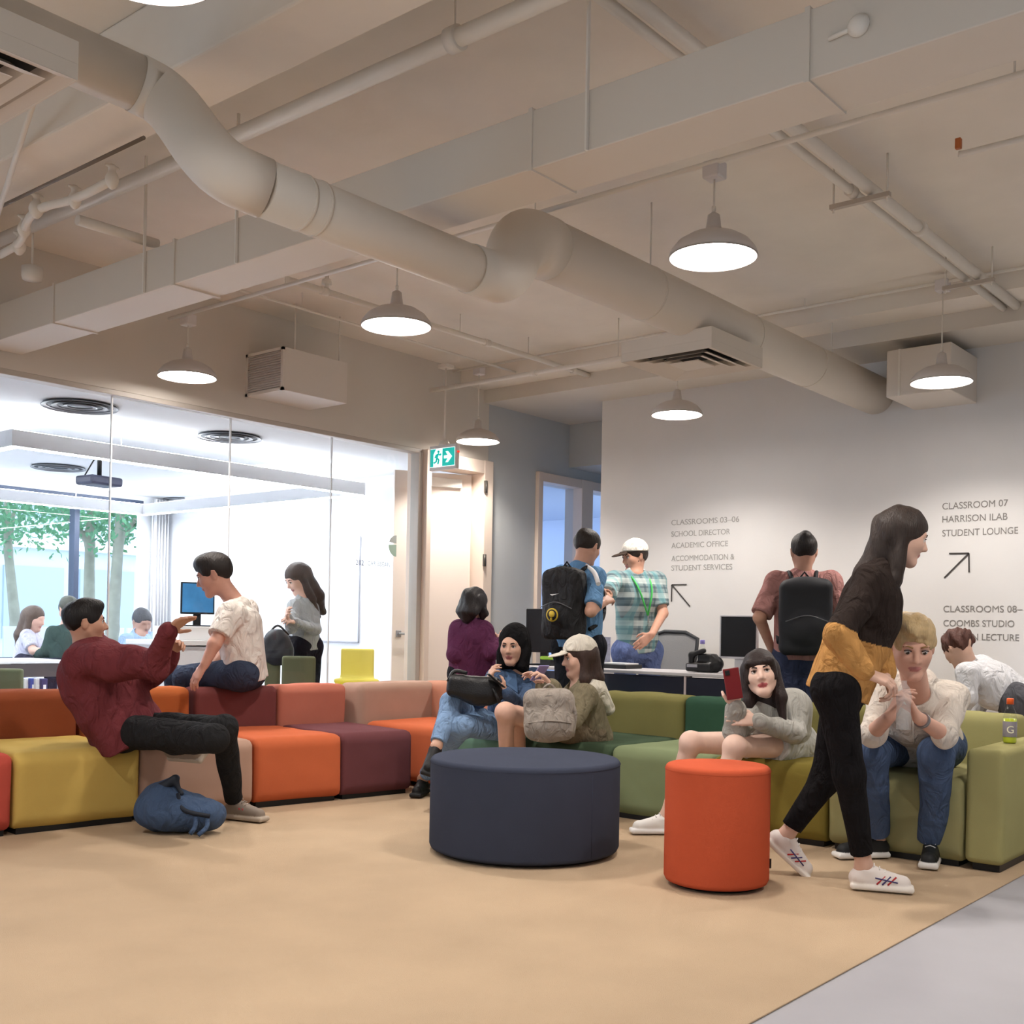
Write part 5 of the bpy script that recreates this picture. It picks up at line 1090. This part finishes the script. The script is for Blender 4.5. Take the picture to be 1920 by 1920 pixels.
# grey backpack beside her
c = U(1030, 1340, 6.3); t = thing('backpack', 'pale grey fabric backpack propped on the dark green seat', 'backpack', c)
gy = mat('bag_grey', (158, 148, 138), .8, bump=.25, bscale=260, var=.08, vscale=10); Rg = [unit(RT+UP*.02), FW, UP]
soft('bag_body', [rb(c, (.145, .07, .145), .06, Rg), el(c-UP*.05-FW*.04, (.14, .075, .10), Rg, k=.03)], gy, t, .006, wrinkle(.004, 24, 8))
strap('seam', [c-RT*.12-FW*.085-UP*.04, c-FW*.125-UP*.02, c+RT*.12-FW*.085-UP*.04], .0045, gy, t); strap('zip', [c-RT*.10+UP*.09-FW*.05, c+UP*.115-FW*.07, c+RT*.09+UP*.1-FW*.05], .003, mat('zip_dark', (90, 84, 80), .5), t)
strap('grab_loop', [c-RT*.04+UP*.14, c+UP*.18, c+RT*.04+UP*.14], .007, gy, t); strap('strap', [c+RT*.10+UP*.12, c+RT*.15+UP*.02-FW*.05, c+RT*.13-UP*.12], .012, gy, t)
c = U(1012, 1262, 6.5); o = MB().box((-.035, -.004, -.065), (.035, .004, .065), bev=.003, M=Matrix.Translation(Vector(c)) @ Matrix.Rotation(-.3, 4, 'Z') @ Matrix.Rotation(.8, 4, 'X')).build('mobile_phone', mat('phone_violet', (150, 140, 190), .3)); tag(o, 'pale violet mobile phone held by the woman in the cap', 'phone')
# ---- man with backpack at the desk
g8 = person('man in a blue and white jersey standing at the desk with a backpack', head=(1101, 1026, 7.7), face=(.62, -.35, -.7), shL=(1052, 1080, 7.75), shR=(1118, 1082, 7.6), elL=(1030, 1140, 7.7), wrL=(1040, 1185, 7.85), elR=(1108, 1146, 7.42), wrR=(1132, 1130, 7.55),
    hpL=(1062, 1212, 7.75), hpR=(1108, 1212, 7.65), knL=(1064, 1335, 7.75), knR=(1112, 1335, 7.65), heelL=(1064, 1466), toeL=(1070, 1458), heelR=(1112, 1468), toeR=(1120, 1460), skin=(206, 150, 122), hair=(44, 36, 32), noface=1, res=.0065, bs=1.02,
    top=dict(name='jersey', cols=[(84, 144, 196), (236, 236, 238)], sleeve=.85, loose=1.08, slc=0), bottom=dict(cols=[(30, 32, 40)]), seed=14)
# white shoulder stripe
o = MB().tube(bend([g8['nb']+g8['ta']*.08+g8['side']*.05, U(1115, 1072, 7.52), U(1122, 1095, 7.4)], 6), .016, 8).build('sleeve_stripe', mat('jersey_white', (236, 236, 238), .8), g8['root'])
t, c, R = backpack(g8, 'black backpack with a round yellow emblem worn by the jersey man', mat('nylon_black', (24, 24, 27), .7, bump=.2, bscale=200), w_=.15, h_=.235, dp=.08, drop=.185)
def disc(c, n, r0, m_, par, nm, th=.004):
    bm_ = MB().lathe([(0, 0), (r0, 0), (r0, th), (0, th)], (0, 0, 0), 32); q = Vector(n).to_track_quat('Z', 'Y').to_matrix().to_4x4(); bmesh.ops.transform(bm_.bm, verts=bm_.bm.verts, matrix=Matrix.Translation(Vector(c)) @ q); return bm_.build(nm, m_, par)
bk_ = -g8['fwd']; e = c+bk_*.155-g8['ta']*.065
em = disc(e, bk_, .045, mat('emblem_yellow', (206, 176, 52), .6), t, 'emblem'); disc(e+bk_*.0042, bk_, .036, MATS['nylon_black'], em, 'emblem_ring', .002); disc(e+bk_*.0065+g8['ta']*.006, bk_, .022, MATS['emblem_yellow'], em, 'emblem_centre', .002)
MB().box((-.012, -.003, -.018), (.012, .003, .0), M=Matrix.Translation(Vector(e+bk_*.008-g8['ta']*.018))).build('emblem_foot', MATS['emblem_yellow'], em)
sw = c+bk_*.135+g8['ta']*.07; m_ = MB(); sR = g8['side']
m_.prism([sw-sR*.03, sw-sR*.012-g8['ta']*.008, sw+sR*.04+g8['ta']*.008, sw-sR*.008+g8['ta']*.0], bk_*.003).build('tick_mark', whitem, t)
# ---- man in plaid shirt behind the desk
g9 = person('bearded man in a white cap and plaid shirt behind the desk', head=(1190, 1044, 8.8), face=(-.88, -.15, .42), shR=(1152, 1088, 8.7), shL=(1232, 1088, 8.85), elR=(1136, 1122, 8.35), wrR=(1128, 1112, 7.95), elL=(1243, 1150, 8.75), wrL=(1222, 1190, 8.5),
    hpR=(1172, 1222, 8.8), hpL=(1218, 1222, 8.9), knR=(1172, 1330, 8.8), knL=(1218, 1330, 8.9), heelR=(1172, 1430), toeR=(1164, 1440), heelL=(1218, 1430), toeL=(1212, 1440), hdL=((-.75, -.6, .1), (-.3, -.3, -.8), .4), skin=(206, 146, 116), hair=(52, 38, 32), beard=(66, 46, 38),
    cap=(238, 232, 218), brim=1, brimcol=(70, 56, 48), res=.0065, bs=1.04,
    top=dict(name='plaid_shirt', cols=[(128, 150, 150)], sleeve=.8, loose=1.08), bottom=dict(name='jeans', cols=[(92, 116, 176)]), seed=15)
# plaid pattern for his shirt
pm = bpy.data.materials.new('plaid_cloth'); pm.use_nodes = True; nt = pm.node_tree; bsd = nt.nodes['Principled BSDF']; bsd.inputs['Roughness'].default_value = .9
tc = nt.nodes.new('ShaderNodeTexCoord'); prev = None
cols_ = nt.nodes.new('ShaderNodeRGB'); cols_.outputs[0].default_value = (*lin((142, 160, 162)), 1); prev = cols_.outputs[0]
for dirn, scl, cc, fac in (('X', 42, (62, 88, 100), .55), ('Z', 42, (62, 84, 96), .55), ('Z', 18, (222, 232, 228), .55), ('X', 20, (110, 170, 176), .5)):
    wv = nt.nodes.new('ShaderNodeTexWave'); wv.bands_direction = dirn; wv.inputs['Scale'].default_value = scl/6.283; nt.links.new(tc.outputs['Object'], wv.inputs['Vector'])
    rp = nt.nodes.new('ShaderNodeMath'); rp.operation = 'GREATER_THAN'; rp.inputs[1].default_value = .68; nt.links.new(wv.outputs[1], rp.inputs[0])
    ml = nt.nodes.new('ShaderNodeMath'); ml.operation = 'MULTIPLY'; ml.inputs[1].default_value = fac; nt.links.new(rp.outputs[0], ml.inputs[0])
    mx = nt.nodes.new('ShaderNodeMix'); mx.data_type = 'RGBA'; nt.links.new(ml.outputs[0], mx.inputs[0]); nt.links.new(prev, mx.inputs[6]); mx.inputs[7].default_value = (*lin(cc), 1); prev = mx.outputs[2]
nt.links.new(prev, bsd.inputs['Base Color'])
for o in kids(g9['root']):
    if o.name.startswith('plaid_shirt'): o.data.materials[0] = pm
gl = mat('lanyard_green', (76, 196, 96), .6); n9 = g9['nb']; lt = thing('lanyard', 'bright green lanyard around the neck of the plaid shirt man', 'lanyard', n9)
low = n9-g9['ta']*.26+g9['fwd']*.178
for q in (-1, 1): MB().tube(bend([n9+g9['ta']*.06+g9['side']*q*.07-g9['fwd']*.03, n9+g9['ta']*.05+g9['side']*q*.078+g9['fwd']*.05, n9-g9['ta']*.06+g9['side']*q*.06+g9['fwd']*.165, low], 5), .007, 8).build('ribbon', gl, lt)
MB().tube([low, low-g9['ta']*.06], .004, 6).build('clip', metalm, lt)
c = U(1138, 1124, 7.8); o = MB().lathe([(0, 0), (.03, .004), (.036, .03), (.034, .05), (0, .052)], c-A3((0, 0, .03)), 20).build('lime_roll', mat('lime_paper', (190, 214, 120), .6)); tag(o, 'lime green roll passed between the two standing men', 'roll')
# ---- man in pink with black backpack
g11 = person('man in a dusty pink shirt seen from behind at the right', head=(1507, 1035, 7.35), face=(.1, -.12, -1), shL=(1454, 1092, 7.38), shR=(1556, 1092, 7.32), elL=(1424, 1158, 7.32), wrL=(1446, 1215, 7.5), elR=(1578, 1158, 7.28), wrR=(1560, 1222, 7.45),
    hpL=(1480, 1236, 7.4), hpR=(1532, 1236, 7.36), knL=(1478, 1362, 7.4), knR=(1532, 1362, 7.36), heelL=(1480, 1486), toeL=(1480, 1478), heelR=(1532, 1488), toeR=(1534, 1480), skin=(196, 140, 112), hair=(34, 28, 26), style='bun', noface=1, res=.0065, hs=1.0, bs=1.06, hamp=.003,
    top=dict(name='shirt', cols=[(176, 118, 112)], loose=1.1, sleeve=.9, wr=.004), bottom=dict(name='jeans', cols=[(54, 62, 92)]), seed=16)
backpack(g11, 'plain black backpack worn by the man in pink', mat('nylon_navy', (26, 28, 34), .7), w_=.165, h_=.24, dp=.085)
# ---- woman with phone
g10 = person('woman in a grey top with a fringe holding up a red phone', head=(1426, 1264, 5.82), face=(-.22, .16, 1), up=(-.16, 1, 0), look=(-.1, .35, 1), shR=(1416, 1336, 5.86), shL=(1486, 1316, 5.98), elR=(1378, 1372, 5.68), wrR=(1380, 1328, 5.62), elL=(1492, 1374, 5.86), wrL=(1420, 1352, 5.62),
    hpR=(1452, 1396, 6.12), hpL=(1494, 1396, 6.12), knR=(1296, 1392, 5.86), knL=(1378, 1400, 5.62), heelR=(1268, 1562), toeR=(1218, 1562), heelL=(1340, 1585), toeL=(1310, 1590),
    hdR=((-.05, 1, .1), (-.5, .1, -.9), .45), hdL=((-1, .15, .2), (0, -.3, -.8), .5), skin=(232, 190, 168), lip=(190, 70, 74), hair=(42, 28, 26), style='long', len=.24, bangs=1, fringe=.04, res=.0052, hs=1.04, bs=.98,
    top=dict(name='sweatshirt', cols=[(180, 178, 170)], loose=1.14, wr=.005, hem=.05, sleeve=1.98), bottom=dict(name='shorts', cols=[(196, 196, 190)], len=.42, loose=1.12), shoe=dict(cols=[(234, 232, 228), (240, 240, 240)], lace=(214, 212, 210)), seed=17)
c = U(1374, 1282, 5.56); t = thing('mobile_phone', 'dark red phone case raised by the woman with a fringe', 'phone', c)
M = Matrix.Translation(Vector(c)) @ Matrix((tuple(RT)+(0,), tuple(FW)+(0,), tuple(UP)+(0,), (0, 0, 0, 1))).transposed() @ Matrix.Rotation(-.15, 4, 'Y')
MB().box((-.040, -.005, -.078), (.040, .005, .078), bev=.004, M=M).build('phone_case', mat('phone_red', (120, 30, 36), .4), t); MB().box((-.032, -.009, .045), (-.008, -.004, .07), bev=.002, M=M).build('camera_lens', blackm, t)
# ---- blond man
def ring(a, b, t_, r, m_, par, nm): a, b = A3(a), A3(b); c = a+(b-a)*t_; d = unit(b-a); return MB().tube([c-d*.008, c+d*.008], r, 20).build(nm, m_, par)
g13 = person('blond man in a cream hoodie and jeans leaning forward on the sofa', head=(1710, 1212, 4.99), face=(-.16, -.30, 1), look=(-.2, -.75, 1), shR=(1656, 1308, 5.26), shL=(1784, 1306, 5.24), elR=(1634, 1376, 5.12), wrR=(1668, 1344, 4.92), elL=(1770, 1378, 5.06), wrL=(1722, 1346, 4.90),
    hpR=(1694, 1396, 5.75), hpL=(1766, 1396, 5.71), knR=(1632, 1412, 5.26), knL=(1756, 1414, 5.16), heelR=(1662, 1606), toeR=(1582, 1608), heelL=(1748, 1611), toeL=(1736, 1640),
    hdR=((.45, .9, .05), (.9, -.3, -.1), .75), hdL=((-.5, .85, .05), (-.9, -.3, -.1), .75), skin=(218, 160, 132), lip=(188, 108, 100), hair=(196, 164, 108), brow=(150, 116, 76), vol=.012, hamp=.008, hf=60, fringe=.050, res=.005, hs=1.16, bs=1.06,
    top=dict(name='hoodie', cols=[(226, 214, 200)], loose=1.16, sleeve=1.22, wr=.007, hem=.05, hood=(220, 208, 196)), bottom=dict(name='jeans', cols=[(66, 88, 124)], loose=1.06, len=1.96, cuff=1.15, wr=.006), shoe=dict(cols=[(34, 36, 38), (228, 226, 222)], lace=(220, 220, 222)), seed=18)
ho = [k for k in kids(g13['root']) if k.name.startswith('hoodie')][0]; n_, f_, s_, t_ = g13['nb'], g13['fwd'], g13['side'], g13['ta']
for q in (-1, 1): MB().tube(bend([n_+t_*.02+s_*q*.04+f_*.10, n_-t_*.05+s_*q*.045+f_*.155, n_-t_*.20+s_*q*.05+f_*.17], 5), .0035, 6).build('drawstring', mat('string_cream', (238, 232, 222), .8), ho)
wt = ring(g13['elL'], g13['wrL'], .86, .036, mat('watch_steel', (150, 152, 156), .3, metal=.8), g13['root'], 'wristwatch')
o = thing('plastic_bottle', 'clear plastic bottle gripped between the hands of the blond man', 'bottle', U(1693, 1300, 4.86)); c = U(1694, 1352, 4.82)
MB().lathe([(0, 0), (.03, .004), (.032, .05), (.029, .1), (.033, .15), (.024, .185), (.012, .2), (.012, .215), (0, .215)], c-A3((0, 0, .04)), 24).build('bottle_body', mat('pet_clear', (240, 244, 246), .1, alpha=.2), o, True)
# ---- walking woman
def stripes(hl, to, d, upf, sd, o):
    for s in (1, -1):
        b0 = hl+d*.12+upf*.03+sd*s*.040
        for k, (dx, cc) in enumerate(((0, (180, 40, 44)), (.022, (60, 56, 110)), (.044, (180, 40, 44)))): MB().tube([b0+d*(dx-.014), b0+d*(dx+.02)+upf*.034-sd*s*.010], .0034, 6).build('stripe', mat('stripe_%d' % k, cc, .6), o)
        MB().tube([b0-d*.02+upf*.026-sd*s*.003, b0+d*.07+upf*.012-sd*s*.002], .003, 6).build('stripe', mat('stripe_1', (60, 56, 110), .6), o)
g12 = person('woman with long dark hair walking past in black leggings and mustard sleeves', head=(1692, 1006, 4.78), face=(.93, -.28, .1), shR=(1634, 1092, 4.64), shL=(1660, 1084, 4.90), elR=(1574, 1190, 4.50), wrR=(1622, 1262, 4.45), elL=(1636, 1186, 4.92), wrL=(1660, 1262, 4.80),
    hpR=(1566, 1292, 4.70), hpL=(1584, 1286, 4.90), knR=(1592, 1452, 4.68), heelR=(1594, 1664), toeR=(1692, 1672), knL=(1548, 1460, 4.98), anL=(1474, 1566, 5.02), ftL=(1528, 1616, 5.0),
    hdR=((.85, -.3, .1), (.2, -.8, -.4), .7), skin=(206, 160, 136), hair=(50, 38, 32), style='long', len=.36, hamp=.006, res=.0055, hs=1.0, bs=1.0,
    top=dict(name='jacket', cols=[(46, 36, 32), (190, 130, 34)], slc=1, slu=0, hemc=1, loose=1.10, wr=.006, hem=.03), bottom=dict(name='leggings', cols=[(26, 24, 26)], len=1.86, loose=.93, wr=.002), shoe=dict(cols=[(226, 216, 210), (232, 224, 214)], mark=stripes, lace=(236, 232, 228)), seed=19)
# ---- person behind the sofa at right
g14 = person('person with curly auburn hair in a white shirt bending behind the sofa', head=(1797, 1216, 7.1), face=(-.3, -.6, -.75), shL=(1812, 1262, 7.0), shR=(1846, 1250, 7.25), elL=(1812, 1310, 6.95), wrL=(1800, 1345, 7.0), elR=(1850, 1300, 7.35), wrR=(1832, 1335, 7.3),
    hpL=(1902, 1312, 7.0), hpR=(1912, 1306, 7.2), knL=(1908, 1405, 6.95), knR=(1916, 1400, 7.2), heelL=(1920, 1505), toeL=(1905, 1508), heelR=(1924, 1498), toeR=(1910, 1500), skin=(214, 166, 140), hair=(86, 44, 30), style='curly', hamp=.012, hf=70, noface=1, res=.0075,
    top=dict(name='shirt', cols=[(220, 220, 224)], loose=1.1, wr=.007), bottom=dict(cols=[(90, 90, 96)]), seed=21)
# black bag on the classroom chair
c = U(520, 1205, 8.95); t = thing('shoulder_bag', 'black shoulder bag standing on the olive chair behind the glass', 'bag', c)
soft('bag_body', [el(c-UP*.02, (.12, .08, .13), [unit(RT+UP*.5), FW, unit(UP-RT*.5)], k=.03), el(c-UP*.09+RT*.01, (.11, .09, .09), [RT, FW, UP], k=.04)], mat('nylon_black2', (34, 36, 42), .5), t, .009, wrinkle(.008, 24, 6))
strap('strap', [c-RT*.08+UP*.05, c+UP*.16, c+RT*.09+UP*.06], .009, blackm, t)
